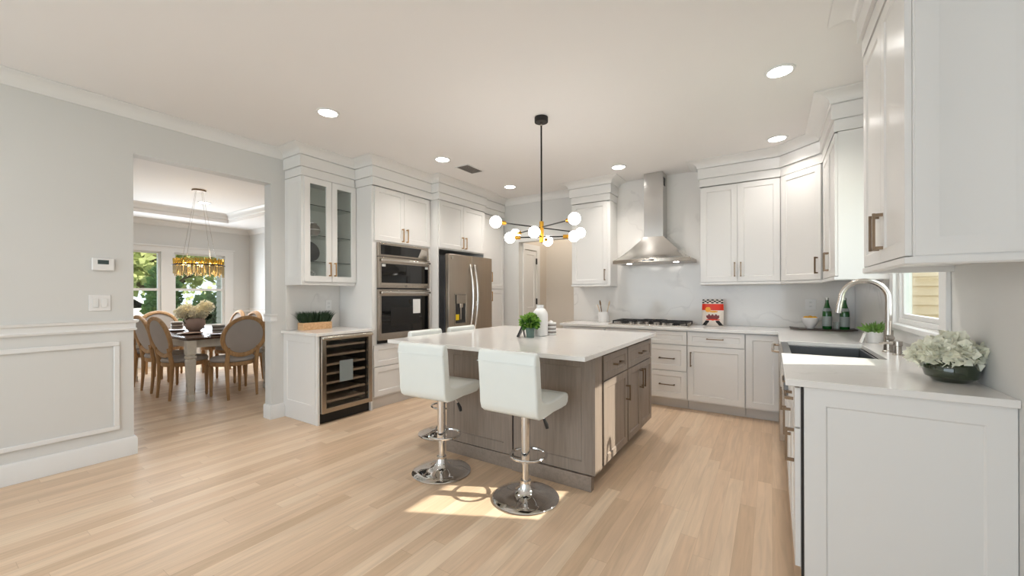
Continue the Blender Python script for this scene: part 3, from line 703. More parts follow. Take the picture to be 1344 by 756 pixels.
# --- wall cabinets, back and right
UY = 5.09; ud = YE - UY - .001; PATH = [(-.693, YE - .001), (-.693, UY - .02), (.082, UY - .02), (.405, UY - .02 - .323), (.405, 3.90), (XR - .014, 3.90)]
root = cabinet('wall_cabinet', 'white single-door wall cabinet left of the range hood', 'cabinet', (-2.317, UY, 0), 0, .545, ud, 1.42, TOP,
    [('door', .004, .508, 1.424, TOP - .004, (True, .478, 1.545, .15))])
crowns(root, [(-2.317, YE - .001), (-2.317, UY - .02), (-2.317 + .545, UY - .02), (-2.317 + .545, YE - .001)])
root = cabinet('wall_cabinet', 'white two-door wall cabinet right of the range hood', 'cabinet', (-.693, UY, 0), 0, .773, ud, 1.42, TOP,
    [('door', .004, .376, 1.424, TOP - .004, (True, .348, 1.56, .16)), ('door', .376, .770, 1.424, TOP - .004, (True, .408, 1.56, .16))])
crowns(root, PATH, [0, 1])
# diagonal corner cabinet
root = thing('corner_wall_cabinet', 'white diagonal corner wall cabinet with one door', 'cabinet', (.082, UY - .02, 0), -45)
q = .0145
MB().prism([(.082, YE - .001), (.082, UY - .006), (.419, 4.753), (XR - .014, 4.753), (XR - .014, YE - .001)], 'z', 1.42, TOP).build('cabinet_body', 'cab', root, world=True)
dwid = .323 * math.sqrt(2)
o = MB().shaker(.012, dwid - .012, 1.424, TOP - .004, -.012, .0198, .057).build('door', 'cab', root, bevel=.0012, seg=1)
handle(o, dwid - .045, 1.56, .16, True, -.012)
crowns(root, PATH, [2])
UX = .425; uxd = XR - .013 - UX - .001
root = cabinet('wall_cabinet', 'white two-door wall cabinet between the corner and the sink window', 'cabinet', (UX, 4.750, 0), -90, .85, uxd, 1.42, TOP,
    [('door', .004, .425, 1.424, TOP - .004, (True, .395, 1.56, .16)), ('door', .425, .846, 1.424, TOP - .004, (True, .455, 1.56, .16))])
crowns(root, PATH, [3, 4])
root = cabinet('wall_cabinet', 'large white wall cabinet nearest the viewer at the right edge', 'cabinet', (UX, 2.76, 0), -90, .78, XR - UX - .001, 1.42, TOP,
    [('door', .004, .390, 1.424, TOP - .004, (True, .352, 1.56, .16)), ('door', .390, .770, 1.424, TOP - .004, (True, .428, 1.56, .16))])
MB().shaker(UX + .004, XR - .001, 1.425, TOP - .003, 1.976, .004, .06, .003).build('end_panel', 'cab', root, world=True)
crowns(root, [(XR - .001, 2.76), (.405, 2.76), (.405, 1.98), (XR - .001, 1.98)])

# ------------------------------------------------------------------ island
root = thing('kitchen_island', 'grey-brown wooden kitchen island with drawers and doors at its right end', 'island', (-1.6, 3.2, 0))
IX0, IX1, IY0, IY1 = -2.25, -.98, 2.475, 3.90
b = MB(); b.box(IX0, IX1 - .004, IY0 + .004, IY1, .105, .883); b.box(IX0 + .01, IX1 - .075, IY0 + .02, IY1 - .01, .001, .105)
b.build('island_body', 'islewood', root, world=True)
# front panels facing the stools
for x0, x1 in ((IX0, -1.605), (-1.592, IX1 - .0)): MB().shaker(x0, x1, .105, .883, IY0 - .014, .0175, .075, .008).build('front_panel', 'islewood', root, world=True, bevel=.001, seg=1)
MB().box(-1.604, -1.593, IY0 - .003, IY0 + .003, .10, .883).build('shadow_gap', 'gap', root, world=True)
MB().box(IX0, -1.60, IY0 - .016, IY0 + .019, .001, .100).box(-1.60, IX1 - .005, IY0 - .026, IY0 + .019, .001, .100).build('skirting', 'islewoodx', root, world=True, bevel=.001, seg=1)
# left side panels
ml = MB(Matrix.Translation((IX0, IY1, 0)) @ Matrix.Rotation(R(-90), 4, 'Z'))
ml.shaker(0.002, .71, .105, .883, -.014, .0138, .075, .008); ml.shaker(.714, 1.42, .105, .883, -.014, .0138, .075, .008); ml.build('side_panel', 'islewood', root, world=True)
# right end: corner post, drawers and doors facing +X
MB().box(IX1 - .003, IX1 + .018, IY0 - .013, 2.588, .105, .883).build('corner_post', 'islewood', root, world=True, bevel=.001, seg=1)
MB().box(IX1 - .0035, IX1 - .002, 2.59, IY1, .11, .88).build('shadow_gap', 'gap', root, world=True)
Mr = Matrix.Translation((IX1, 0, 0)) @ Matrix.Rotation(R(90), 4, 'Z')
def ifront(kind, y0, y1, z0, z1, hd):
    o = MB(Mr).shaker(y0 + .0015, y1 - .0015, z0 + .0015, z1 - .0015, -.02, .0198, .052 if z1 - z0 > .2 else .04).build(kind, 'islewood', root, world=True, bevel=.001, seg=1)
    vert, cx, cz, L = hd; t = .0055; so = .032; yf = -.02; h = MB(Mr)
    if vert:
        h.box(cx - t, cx + t, yf - so - t, yf - so + t, cz - L / 2, cz + L / 2)
        for s_ in (-1, 1): h.box(cx - t * 1.3, cx + t * 1.3, yf - so, yf, cz + s_ * (L / 2 - .008) - t, cz + s_ * (L / 2 - .008) + t)
    else:
        h.box(cx - L / 2, cx + L / 2, yf - so - t, yf - so + t, cz - t, cz + t)
        for s_ in (-1, 1): h.box(cx + s_ * (L / 2 - .008) - t, cx + s_ * (L / 2 - .008) + t, yf - so, yf, cz - t * 1.3, cz + t * 1.3)
    ho = h.build('handle', 'bronze', None)
    ho.data.transform(Matrix.Translation(-root.location)); ho.parent = o
    return o
ifront('drawer', 2.62, 3.150, .695, .868, (False, 2.885, .785, .15)); ifront('door', 2.62, 3.150, .115, .690, (True, 3.115, .52, .12))
ifront('drawer', 3.168, 3.895, .695, .868, (False, 3.53, .785, .15)); ifront('door', 3.168, 3.531, .115, .690, (True, 3.497, .56, .16)); ifront('door', 3.533, 3.895, .115, .690, (True, 3.567, .56, .16))
tag(MB().box(-2.705, -.935, 2.235, 3.985, .8845, .914).build('stone_countertop', 'quartz', bevel=.002), 'white quartz slab on the kitchen island', 'countertop')

# ------------------------------------------------------------------ range hood, cooktop
HX = -1.235
root = thing('range_hood', 'stainless chimney range hood with curved canopy on the marble wall', 'range hood', (HX, YE, 1.67))
hy = YE - .0005
MB().box(HX - .115, HX + .115, 5.135, hy, 2.0, ZC - .005).build('chimney', 'hoodsteel', root, world=True, bevel=.003)
MB().box(HX + .1152, HX + .117, 5.17, 5.26, 2.64, 2.74).build('chimney_vent', 'black', root, world=True)
m = MB(); NL = 8; NA = 16; rings = []
def hood_outline(t):
    """t=0 rim, t=1 at the chimney"""
    k = t ** 1.0
    hw = .455 * (1 - k) + .118 * k; z = 1.715 + .29 * (t ** 1.25); yf = (4.90) * (1 - k) + 5.132 * k; bow = .085 * (1 - k)
    pts = [(HX - hw, hy, z)]
    for i in range(NA + 1):
        s_ = i / NA; x = HX - hw + 2 * hw * s_; pts.append((x, yf - bow * math.sin(PI * s_) + .06 * (1 - k), z))
    pts.append((HX + hw, hy, z)); return pts
for i in range(NL + 1): rings.append([m.v(p) for p in hood_outline(i / NL)])
for A, B in zip(rings, rings[1:]):
    for i in range(len(A) - 1): m.f([A[i], A[i + 1], B[i + 1], B[i]])
m.f(rings[-1]); m.f(rings[0]); m.build('canopy', 'hoodbright', root, world=True, angle=50)
o0 = hood_outline(0); m = MB(); m.prism([(HX + (p[0] - HX) * 1.012, p[1] - (0.006 if p[1] < hy - .01 else 0)) for p in o0], 'z', 1.672, 1.7145); m.build('rim', 'steel', root, world=True, bevel=.003)
m = MB()
for x in (-.28, .28): m.cyl((HX + x, 5.06, 1.668), (HX + x, 5.06, 1.6718), .03, None, 16)
m.build('hood_lamp', 'lamp', root, world=True)
m = MB(); m.box(HX - .07, HX + .07, 4.8665, 4.868, 1.685, 1.703); m.build('button_strip', 'blackglass', root, world=True)
root = thing('gas_cooktop', 'five burner steel gas cooktop with black iron grates', 'cooktop', (HX - .01, 5.05, .914))
cx0, cx1, cy0, cy1 = -1.70, -.79, 4.80, 5.31
MB().box(cx0, cx1, cy0, cy1, .9145, .928).build('cooktop_pan', 'steel', root, world=True, bevel=.003)
for k in range(3):
    a = cx0 + .02 + k * .292; e = a + .285; g = MB(); z0_, z1_ = .948, .962; y0_ = cy0 + (.10 if k != 1 else .12); y1_ = cy1 - .02
    if k == 1: z0_, z1_ = .954, .968
    for x in (a, (a + e) / 2 - .007, e - .014): g.box(x, x + .014, y0_, y1_, z0_, z1_)
    for y in (y0_, (y0_ + y1_) / 2 - .007, y1_ - .014):
        g.box(a, e, y, y + .014, z0_, z1_)
    for x in (a, e - .014):
        for y in (y0_, y1_ - .014): g.box(x, x + .014, y, y + .014, .9285, z0_)
    g.build('grate', 'iron', root, world=True, bevel=.002, seg=1)
for x, y in ((-1.55, 4.98), (-1.55, 5.20), (HX - .01, 5.09), (-.94, 4.98), (-.94, 5.20)): MB().lathe([(0, .0), (.045, 0), (.045, .012), (.032, .014), (.032, .018), (0, .018)], (x, y, .9285), 18).build('burner', 'iron', root, world=True)
for k in range(5): 
    x = -1.245 - .19 + k * .095
    MB().cyl((x, 4.842, .9285), (x, 4.838, .952), .019, .016, 14).build('knob', 'bsteel', root, world=True)

# ------------------------------------------------------------------ pendant over the island
HUB = Vector((-1.655, 3.01, 0)); Rv = Vector((.838, .5456, 0)); Fv = Vector((-.5456, .838, 0))
root = thing('sputnik_chandelier', 'black and brass pendant with eight round bulbs over the island', 'chandelier', (HUB.x, HUB.y, ZC))
MB().cyl(HUB + Vector((0, 0, 2.765)), HUB + Vector((0, 0, ZC - .001)), .058, None, 28).build('ceiling_plate', 'blackmetal', root, world=True, bevel=.003)
MB().cyl(HUB + Vector((0, 0, 1.91)), HUB + Vector((0, 0, 2.74)), .0075, None, 10).build('downrod', 'blackmetal', root, world=True)
MB().cyl(HUB + Vector((0, 0, 2.735)), HUB + Vector((0, 0, 2.766)), .010, None, 10).build('swivel', 'nickel', root, world=True)
MB().cyl(HUB + Vector((0, 0, 1.735)), HUB + Vector((0, 0, 1.915)), .019, None, 16).build('hub', 'gold', root, world=True, bevel=.002)
for la, da, z in ((-.382, -.283, 1.861), (.222, -.385, 1.866), (-.272, .039, 1.782), (-.077, -.26, 1.783)):
    v = Rv * la + Fv * da; L = v.length; u = v / L
    MB().cyl(HUB - u * (L - .06) + Vector((0, 0, z)), HUB + u * (L - .06) + Vector((0, 0, z)), .0055, None, 8).build('arm', 'blackmetal', root, world=True)
    for s_ in (1, -1):
        e = HUB + u * L * s_ + Vector((0, 0, z))
        so = MB().cyl(e - u * s_ * .092, e - u * s_ * .040, .0165, None, 14).build('socket', 'gold', root, world=True, bevel=.002)
        MB().ball(e, .047, 20, 12).build('bulb', 'bulb', root, world=True)
light('hall_fill', 'AREA', (-2.85, 5.9, ZC - .02), 7, (1.0, .92, .82), (0, 0, 0), .2)  # unseen fill light added to brighten the hall, no fitting modelled
# recessed downlights
def downlight(x, y, z, label, e=7.0, warm=(1.0, .94, .87)):
    root = thing('recessed_downlight', label, 'downlight', (x, y, z), 0, 'recessed ceiling downlights')
    MB().lathe([(.0715, -.0005), (.092, -.0005), (.090, -.006), (.073, -.008), (.0715, -.0005)], (0, 0, 0), 32, cap=False).build('trim_ring', 'trim', root)
    MB().lathe([(0, -.002), (.071, -.002), (.071, -.0065), (0, -.0065)], (0, 0, 0), 28).build('lens', 'lamp', root)
    light('downlight_beam', 'AREA', (x, y, z - .012), e, warm, (0, 0, 0), .13, spread=R(125))
for x, y, l in ((-3.095, 1.95, 'round recessed downlight nearest the dining opening'), (-3.095, 3.33, 'round recessed downlight before the ceiling vent'), (-3.09, 4.70, 'round recessed downlight farthest left, near the hall'),
                (-1.53, 4.69, 'round recessed downlight in front of the range hood'), (.048, 4.69, 'round recessed downlight by the diagonal corner cabinet'), (.05, 3.28, 'largest looking recessed downlight, above the sink')):
    downlight(x, y, ZC, l, 3.2 if x > 0 and y > 4 else 7.0)
for x, y in ((-3.1, -.6), (-1.2, -1.2)): light('rear_downlight_beam', 'AREA', (x, y, ZC - .012), 9, (1.0, .96, .92), (0, 0, 0), .13)
downlight(-7.85, 2.75, 2.82, 'small recessed downlight in the dining tray ceiling', 20)
# ceiling vent
root = thing('ceiling_vent', 'small grey louvred air vent in the white ceiling', 'vent', (-3.06, 3.77, ZC))
f = MB()
for b in ((-.10, -.085, -.16, .16), (.085, .10, -.16, .16), (-.085, .085, -.16, -.145), (-.085, .085, .145, .16)): f.box(b[0], b[1], b[2], b[3], -.008, -.0005)
f.build('frame', 'trim', root)
MB().box(-.085, .085, -.145, .145, -.003, -.0005).build('duct_opening', 'gap', root)
for k in range(7):
    x = -.075 + k * .023; MB().hexa([(x, -.144, -.004), (x + .002, -.144, -.004), (x + .002, .144, -.004), (x, .144, -.004), (x + .012, -.144, -.012 + .003), (x + .014, -.144, -.009), (x + .014, .144, -.009), (x + .012, .144, -.009)]) if False else None
sl = [MB().box(-.078 + k * .024, -.070 + k * .024, -.144, .144, -.009, -.0035).build('slat', 'stripeA', root) for k in range(7)]

# ------------------------------------------------------------------ bar stools
def make_stool():
    root = thing('bar_stool', 'white low-back bar stool', 'bar stool', (0, 0, 0), 0, 'white swivel bar stools round the island')
    MB().lathe([(0, .0005), (.205, .0005), (.212, .008), (.205, .014), (.15, .022), (.09, .034), (.055, .052), (.040, .075), (.034, .10), (0, .10)], n=48).build('base', 'chrome', root, angle=60)
    MB().lathe([(0, .095), (.034, .095), (.034, .115), (.022, .118), (.022, .22), (.030, .222), (.030, .55), (.0, .55)], n=24).build('column', 'chrome', root)
    pts = [(.115 * math.cos(a), .035 + .115 * math.sin(a), .262) for a in [2 * PI * i / 32 for i in range(32)]]
    MB().tube(pts, .009, 8, closed=True).cyl((0, -.02, .262), (0, 0, .262), .012).build('foot_ring', 'chrome', root)
    MB().tube([(.02, .03, .545), (.07, .06, .53), (.095, .075, .49)], .005, 6).build('lever', 'chrome', root)
    MB().tube([(.092, .073, .497), (.105, .083, .46), (.110, .086, .435)], [.008, .013, .010], 10).build('lever_grip', 'black', root)
    MB().box(-.10, .10, -.10, .10, .548, .566).build('seat_plate', 'blackmetal', root)
    # upholstered shell: side profile (y, z)
    outer = [(-.225, .945), (-.232, .90), (-.222, .80), (-.215, .70), (-.212, .63), (-.200, .590), (-.170, .568), (-.10, .566), (.0, .574), (.10, .572), (.17, .575), (.195, .592), (.205, .625), (.198, .650), (.17, .660)]
    inner = [(.10, .655), (.0, .650), (-.09, .652), (-.135, .668), (-.152, .70), (-.160, .80), (-.168, .90), (-.178, .945), (-.20, .958)]
    o = MB().prism(outer + inner, 'x', -.205, .205).build('seat_shell', 'leather', root, bevel=.022, seg=4, angle=50)
    MB().box(-.206, .206, -.236, -.222, .885, .888).build('seam', 'leather', root)
    return root
stool = make_stool()
stool.location = (-1.31, 2.165, 0); stool.rotation_euler = (0, 0, 0); stool['label'] = 'nearest white bar stool, right of the pair facing the island front'
dup(stool, (-2.02, 2.155, 0), 3, 'white bar stool left of the nearest one, its back to the viewer')
dup(stool, (-2.58, 2.75, 0), -90, 'white bar stool at the island left side, nearer one, mostly hidden by the slab')
dup(stool, (-2.58, 3.28, 0), -90, 'white bar stool at the island left side, farther one nearest the fridge')

# ------------------------------------------------------------------ dining room furniture
root = thing('dining_table', 'long dark-topped dining table with cream tapered legs', 'table', (-6.98, 2.365, 0))
MB().box(-8.10, -5.86, 1.875, 2.855, .742, .772).build('table_top', 'tabletop', root, world=True, bevel=.008)
MB().box(-7.98, -5.965, 1.955, 2.765, .64, .7415).build('apron', 'antique', root, world=True)
for x in (-8.03, -5.915):
    for y in (1.925, 2.795):
        MB(Matrix.Translation((x, y, 0)) @ Matrix.Rotation(R(45), 4, 'Z')).lathe([(0, .001), (.046, .001), (.046, .07), (.034, .085), (.040, .10), (.062, .50), (.046, .515), (.066, .53), (.066, .548), (.046, .56), (.066, .575), (.066, .741), (0, .741)], n=4).build('leg', 'antique', root, world=True, angle=20)
def make_chair():
    root = thing('dining_chair', 'oval-back chair', 'chair', (0, 0, 0), 0, 'oval-back chairs round the dining table')
    # local: faces +y, rear legs at y=-.22
    ring = [(.248 * math.cos(a), -.235 - .05 * math.sin(a), .775 + .232 * math.sin(a)) for a in [2 * PI * i / 40 for i in range(40)]]
    MB().tube(ring, .022, 10, closed=True, ry=.034).build('back_frame', 'oldwood', root)
    m = MB(); n = 40
    for side, off in ((1, .020), (-1, -.020)):
        c0 = m.v((0, -.235 + off * 1.0 + (0), .775)); rg = []
        for k, rr in ((0, .5), (1, 1.0)):
            rg.append([m.v((.225 * rr * math.cos(a), -.235 - .05 * math.sin(a) * rr + off * (1.0 if rr < 1 else .5), .775 + .210 * rr * math.sin(a))) for a in [2 * PI * i / n for i in range(n)]])
        for i in range(n): m.f([c0, rg[0][i], rg[0][(i + 1) % n]]); m.f([rg[0][i], rg[0][(i + 1) % n], rg[1][(i + 1) % n], rg[1][i]])
    m.build('back_pad', 'linen', root, angle=60)
    prof = [(0, .455), (.225, .455), (.238, .465), (.240, .485), (.225, .505), (.12, .518), (0, .520)]
    m = MB(); m.lathe(prof, (0, .02, 0), 36, 1.0, 1.0); m.build('seat_cushion', 'linen', root, angle=60)
    MB().lathe([(0, .405), (.225, .405), (.235, .415), (.235, .454), (0, .454)], (0, .02, 0), 36).build('seat_frame', 'oldwood', root)
    for sx in (-1, 1):
        MB().tube([(sx * .17, -.205, .001), (sx * .172, -.19, .20), (sx * .175, -.18, .42), (sx * .175, -.20, .55), (sx * .180, -.215, .64)], [.015, .019, .026, .022, .024], 10).build('leg', 'oldwood', root)
        MB().lathe([(0, .001), (.013, .001), (.018, .03), (.016, .06), (.026, .36), (.020, .375), (.030, .39), (.030, .44), (0, .44)], (sx * .17, .185, 0), 14).build('leg', 'oldwood', root)
    return root
ch = make_chair()
ch.location = (-5.80, 2.345, 0); ch.rotation_euler = (0, 0, R(90 + 6)); ch['label'] = 'oval-back linen chair at the near head of the dining table'
dup(ch, (-6.33, 1.985, 0), 4, 'oval-back chair at the left long side, nearest of three')
dup(ch, (-7.0, 2.0, 0), 2, 'oval-back chair at the left long side, middle of three')
dup(ch, (-7.68, 2.0, 0), -2, 'oval-back chair at the left long side, farthest of three')
dup(ch, (-8.36, 2.37, 0), -90, 'oval-back chair at the far head of the table, facing the kitchen')
dup(ch, (-6.42, 2.86, 0), 180, 'oval-back chair at the right long side, nearest of three')
dup(ch, (-7.06, 2.88, 0), 182, 'oval-back chair at the right long side, middle of three')
dup(ch, (-7.74, 2.93, 0), 178, 'oval-back chair at the right long side, farthest of three')
# vase of hydrangeas
root = thing('flower_vase', 'round clay vase of cream hydrangeas on the dining table', 'vase', (-7.0, 2.33, .7725))
MB().lathe([(0, 0), (.065, 0), (.10, .04), (.125, .10), (.122, .15), (.105, .185), (.112, .19), (.095, .19), (0, .17)], n=32).build('vase', 'vaseclay', root)
for i, (x, y, z, r) in enumerate(((-.03, -.13, .27, .085), (.03, -.02, .26, .10), (-.05, .06, .27, .085), (.0, .14, .34, .095), (-.08, -.06, .30, .08), (.07, .05, .25, .07))):
    MB().ball((x, y, z), r * .85, 12, 8).leaves((x, y, z), r, 260, .032, seed=i + 3, w=.5).build('flower_head', 'petal2', root, smooth=False)
MB().leaves((0, .02, .20), .13, 40, .08, seed=50, flat=.4).build('foliage', 'grassd', root, smooth=False)
# place settings
def plate_set(x, y, n, label, plabel):
    pl = MB().lathe([(0, 0), (.08, 0), (.14, .014), (.142, .018), (.08, .006), (0, .005)], n=28).build('dinner_plate', 'plate'); pl.location = (x, y, .7725); tag(pl, plabel, 'plate', 'plates on the dining table')
def bowls(x, y, label, nb=5):
    for k in range(nb):
        b = MB().lathe([(0, 0), (.055, 0), (.072, .014), (.074, .026), (.070, .024), (0, .008)], n=24).build('striped_bowl', 'stripeA' if k % 2 else 'ceramic'); b.location = (x, y, .7925 + k * .0215)
        tag(b, label % (['lowest', 'second from the bottom', 'middle', 'second from the top', 'top'][k]), 'bowl', 'stacked bowls on the dining table')
plate_set(-6.50, 2.12, 1, '', 'taupe plate at the near left corner of the table')
LBX, LBY, RBX, RBY = -7.30, 2.22, -6.10, 2.29
plate_set(LBX, LBY, 1, '', 'taupe plate under the left stack of bowls')
plate_set(RBX, RBY, 1, '', 'taupe plate under the right stack of bowls')
plate_set(-7.75, 2.62, 1, '', 'taupe plate at the far right of the table')
bowls(LBX, LBY, '%s small bowl in the left stack on the table'); bowls(RBX, RBY, '%s small bowl in the right stack on the table')
# crystal chandelier
root = thing('crystal_chandelier', 'amber crystal ring chandelier hung on thin wires above the dining table', 'chandelier', (-6.98, 2.38, 2.82))
CX, CY = -6.98, 2.38
MB().lathe([(0, -.0005), (.085, -.0005), (.085, -.022), (0, -.022)], n=28).build('ceiling_plate', 'bronze', root)
for a in (35, 125, 215, 305):
    MB().cyl((.05 * math.cos(R(a)), .05 * math.sin(R(a)), -.022), (.25 * math.cos(R(a)), .24 * math.sin(R(a)), -1.03), .0018, None, 5).build('wire', 'nickel', root)
MB().tube([(.322 * math.cos(a), .292 * math.sin(a), -1.095) for a in [2 * PI * i / 48 for i in range(48)]], .008, 6, closed=True, ry=.016).build('band', 'tray', root)
rnd = random.Random(5)
mm1, mm2 = MB(), MB()
for rr, nn in ((1.0, 84), (.88, 70)):
    for i in range(nn):
        a = 2 * PI * i / nn + rnd.uniform(-.02, .02); x, y = .315 * rr * math.cos(a), .285 * rr * math.sin(a)
        for zt, h, mb in ((-1.02, .075, mm1), (-1.105, .135, mm2)):
            hh = h * rnd.uniform(.55, 1.15); zz = zt + rnd.uniform(-.02, .025); w_ = .009
            mb.cyl((x, y, zz - hh), (x, y, zz), w_ * .7, w_, 5)
mm1.build('upper_crystals', 'crystal', root, smooth=False); mm2.build('lower_crystals', 'crystal2', root, smooth=False)
for i in range(8):
    a = 2 * PI * i / 8 + .3; MB().ball((.22 * math.cos(a), .20 * math.sin(a), -1.09), .022, 10, 8).build('candle_bulb', 'warmglow', root)
light('crystal_glow', 'POINT', (CX, CY, 1.80), 6, (1.0, .72, .40), size=.12)

# ------------------------------------------------------------------ small things, kitchen
# thermostat and switches on the left wall
root = thing('thermostat', 'white wall thermostat with grey screen', 'thermostat', (XL, .862, 1.53), 90)
MB().box(-.062, .062, -.022, -.0005, -.048, .048).build('housing', 'ceramic', root, bevel=.006, seg=3)
MB().box(-.032, .030, -.0235, -.0222, .002, .034).build('screen', 'screen', root)
root = thing('light_switch', 'white double rocker light switch under the thermostat', 'switch', (XL, .845, 1.233), 90)
MB().box(-.06, .06, -.008, -.0005, -.062, .062).build('face_plate', 'ceramic', root, bevel=.003)
for x in (-.024, .024): MB().box(x - .016, x + .016, -.013, -.0082, -.034, .034).build('rocker', 'trim', root, bevel=.002)
def outlet(loc, deg, label, wd=.036):
    root = thing('power_outlet', label, 'outlet', loc, deg)
    MB().box(-wd, wd, -.006, -.0005, -.058, .058).build('face_plate', 'ceramic', root, bevel=.002)
    for z in (-.022, .022):
        o = MB().box(-.016, .016, -.009, -.0062, z - .016, z + .016).build('socket', 'trim', root, bevel=.003)
        MB().box(-.007, -.005, -.0095, -.0091, z - .004, z + .006).box(.005, .007, -.0095, -.0091, z - .004, z + .006).build('slot', 'gap', o)
outlet((XL + .012, 2.735, 1.17), 90, 'white outlet on the marble above the planter')
outlet((.352, YE, 1.172), 0, 'white double outlet plate above the bowl of lemons', .047)
# planter
root = thing('grass_planter', 'wooden box planter of dark green grass above the wine cooler', 'planter', (-4.20, 2.49, .9145), 90)
b = MB(); b.box(-.165, .165, -.055, -.045, 0, .078); b.box(-.165, .165, .045, .055, 0, .078); b.box(-.165, -.155, -.045, .045, 0, .078); b.box(.155, .165, -.045, .045, 0, .078); b.box(-.155, .155, -.045, .045, 0, .06)
b.build('box', 'crate', root, bevel=.002)
rnd = random.Random(9); g = MB()
for _ in range(900):
    x, y = rnd.uniform(-.15, .15), rnd.uniform(-.04, .04); L = rnd.uniform(.08, .15); dx = x * .45 + rnd.uniform(-.035, .035); dy = rnd.uniform(-.04, .04)
    w_ = .003; a = rnd.uniform(0, PI); ca, sa = math.cos(a) * w_, math.sin(a) * w_
    p = [(x - ca, y - sa, .06), (x + ca, y + sa, .06), (x + dx * .5 + ca, y + dy * .5 + sa, .06 + L * .7), (x + dx * .5 - ca, y + dy * .5 - sa, .06 + L * .7)]
    v = [g.v(q_) for q_ in p]; g.f(v); t_ = g.v((x + dx, y + dy, .06 + L)); g.f([v[3], v[2], t_])
g.build('grass', 'grassd', root, smooth=False)
# decor inside the glass cabinet
def gpos(y, z, x=-4.19): return (x, y, z)
root = thing('ribbed_vase', 'round grey ribbed vase on the middle shelf behind glass', 'vase', gpos(2.47, 1.9285))
MB().lathe([(0, 0), (.035, 0), (.062, .04), (.068, .075), (.055, .11), (.03, .13), (.034, .14), (0, .135)], n=20).build('vase', 'stripeA', root)
MB().tube([(.069 * math.cos(a) , .069 * math.sin(a), .07) for a in [2 * PI * i / 24 for i in range(24)]], .004, 6, closed=True).build('ring', 'ceramic', root)
o = MB(Matrix.Rotation(R(78), 4, 'Y')).lathe([(0, 0), (.06, 0), (.11, .014), (.112, .018), (.06, .006), (0, .005)], n=32).build('decorative_plate', 'dgrey'); o.location = gpos(2.42, 1.6485 + .1105, -4.20); tag(o, 'dark grey plate standing behind the left glass door', 'plate')
root = thing('woven_sphere', 'open woven white ball on the cabinet floor behind glass', 'ornament', gpos(2.42, 1.4405))
rnd = random.Random(4); m = MB()
for i in range(9):
    q_ = Matrix.Translation((0, 0, .063)) @ Matrix.Rotation(rnd.uniform(0, PI), 4, 'X') @ Matrix.Rotation(rnd.uniform(0, PI), 4, 'Y')
    m.tube([q_ @ Vector((.056 * math.cos(a), .056 * math.sin(a), 0)) for a in [2 * PI * k / 24 for k in range(24)]], .0045, 5, closed=True)
m.build('strands', 'ceramic', root)
o = MB().lathe([(0, 0), (.04, 0), (.048, .08), (.045, .17), (.028, .21), (.032, .22), (0, .215)], n=20).build('patterned_vase', 'plate'); o.location = gpos(2.66, 1.6485); tag(o, 'tall pale patterned vase behind the right glass door', 'vase')
M['plate2'] = P('speckled_white', (214, 208, 200), .5, noise=.25, nscale=120); o.data.materials[0] = M['plate2']
o = MB().lathe([(0, 0), (.03, 0), (.045, .05), (.035, .09), (0, .10)], n=20).build('small_jar', 'ceramic'); o.location = gpos(2.68, 1.9285); tag(o, 'small white jar on the upper shelf behind the right glass door', 'jar')
# island group
root = thing('white_vase', 'tall white bottle-shaped ceramic vase on the island', 'vase', (-1.765, 3.18, .9145))
MB().lathe([(0, 0), (.064, 0), (.070, .006), (.070, .185), (.064, .215), (.045, .240), (.034, .248), (.034, .278), (.028, .278), (.028, .25), (0, .25)], n=36).build('vase', 'ceramic', root)
root = thing('potted_plant', 'leafy green plant in a small sage pot on the island', 'plant', (-1.765, 3.0, .9145))
MB().lathe([(0, 0), (.033, 0), (.040, .07), (.043, .072), (.043, .085), (.037, .085), (.036, .075), (0, .075)], n=28).build('pot', 'potgreen', root)
MB().leaves((0, 0, .135), .075, 260, .034, seed=11, flat=.75, up=.3).build('foliage', 'leaf2', root, smooth=False)
MB().leaves((0, 0, .125), .066, 220, .034, seed=12, flat=.7, up=.2).build('inner_foliage', 'leaf', root, smooth=False)
root = thing('photo_easel', 'small black framed card leaning behind the potted plant', 'frame', (-1.885, 2.995, .9145), 20)
m = MB(Matrix.Rotation(R(25), 4, 'Y')); m.box(-.008, .006, -.05, .05, .003, .115); m.build('frame', 'blackmetal', root, bevel=.002)
MB(Matrix.Translation((.060, 0, 0)) @ Matrix.Rotation(R(-12), 4, 'Y')).box(-.003, .003, -.02, .02, .001, .09).build('prop_leg', 'blackmetal', root)
root = thing('striped_jar', 'short black and white striped jar behind the white vase', 'jar', (-1.72, 3.30, .9145))
for k in range(7): MB().lathe([(0, 0), (.048, 0), (.052, .008), (.048, .016), (0, .016)], (0, 0, k * .0165), 24).build('coil', 'ceramic' if k % 2 == 0 else 'stripeA', root)
MB().lathe([(0, 0), (.03, 0), (.012, .012), (0, .02)], (0, 0, .1155), 20).build('lid', 'ceramic', root)
# back counter
root = thing('utensil_crock', 'white crock of wooden utensils left of the cooktop', 'crock', (-1.885, 5.14, .9145))
MB().lathe([(0, 0), (.062, 0), (.068, .01), (.070, .14), (.062, .14), (.060, .02), (0, .02)], n=28).build('crock', 'ceramic', root)
def spoon(name, label, mat, x, y, tilt, az, hw=.022, hl=.07):
    mt = Matrix.Translation((-1.885 + x, 5.14 + y, .94)) @ Matrix.Rotation(R(az), 4, 'Z') @ Matrix.Rotation(R(tilt), 4, 'Y')
    o = MB(mt).cyl((0, 0, 0), (0, 0, .19), .006, .007, 8).ball((0, 0, .19 + hl * .5), 1, 12, 8, sx=.008, sy=hw, sz=hl * .5).build(name, mat)
    tag(o, label, 'utensil', 'wooden utensils in the crock')
spoon('wooden_spoon', 'dark wooden spoon standing in the white crock', 'spoon', -.01, .0, -9, 0, .026, .085)
spoon('wooden_spoon', 'thin pale stick leaning left in the white crock', 'spoon2', -.025, .01, -16, 20, .010, .03)
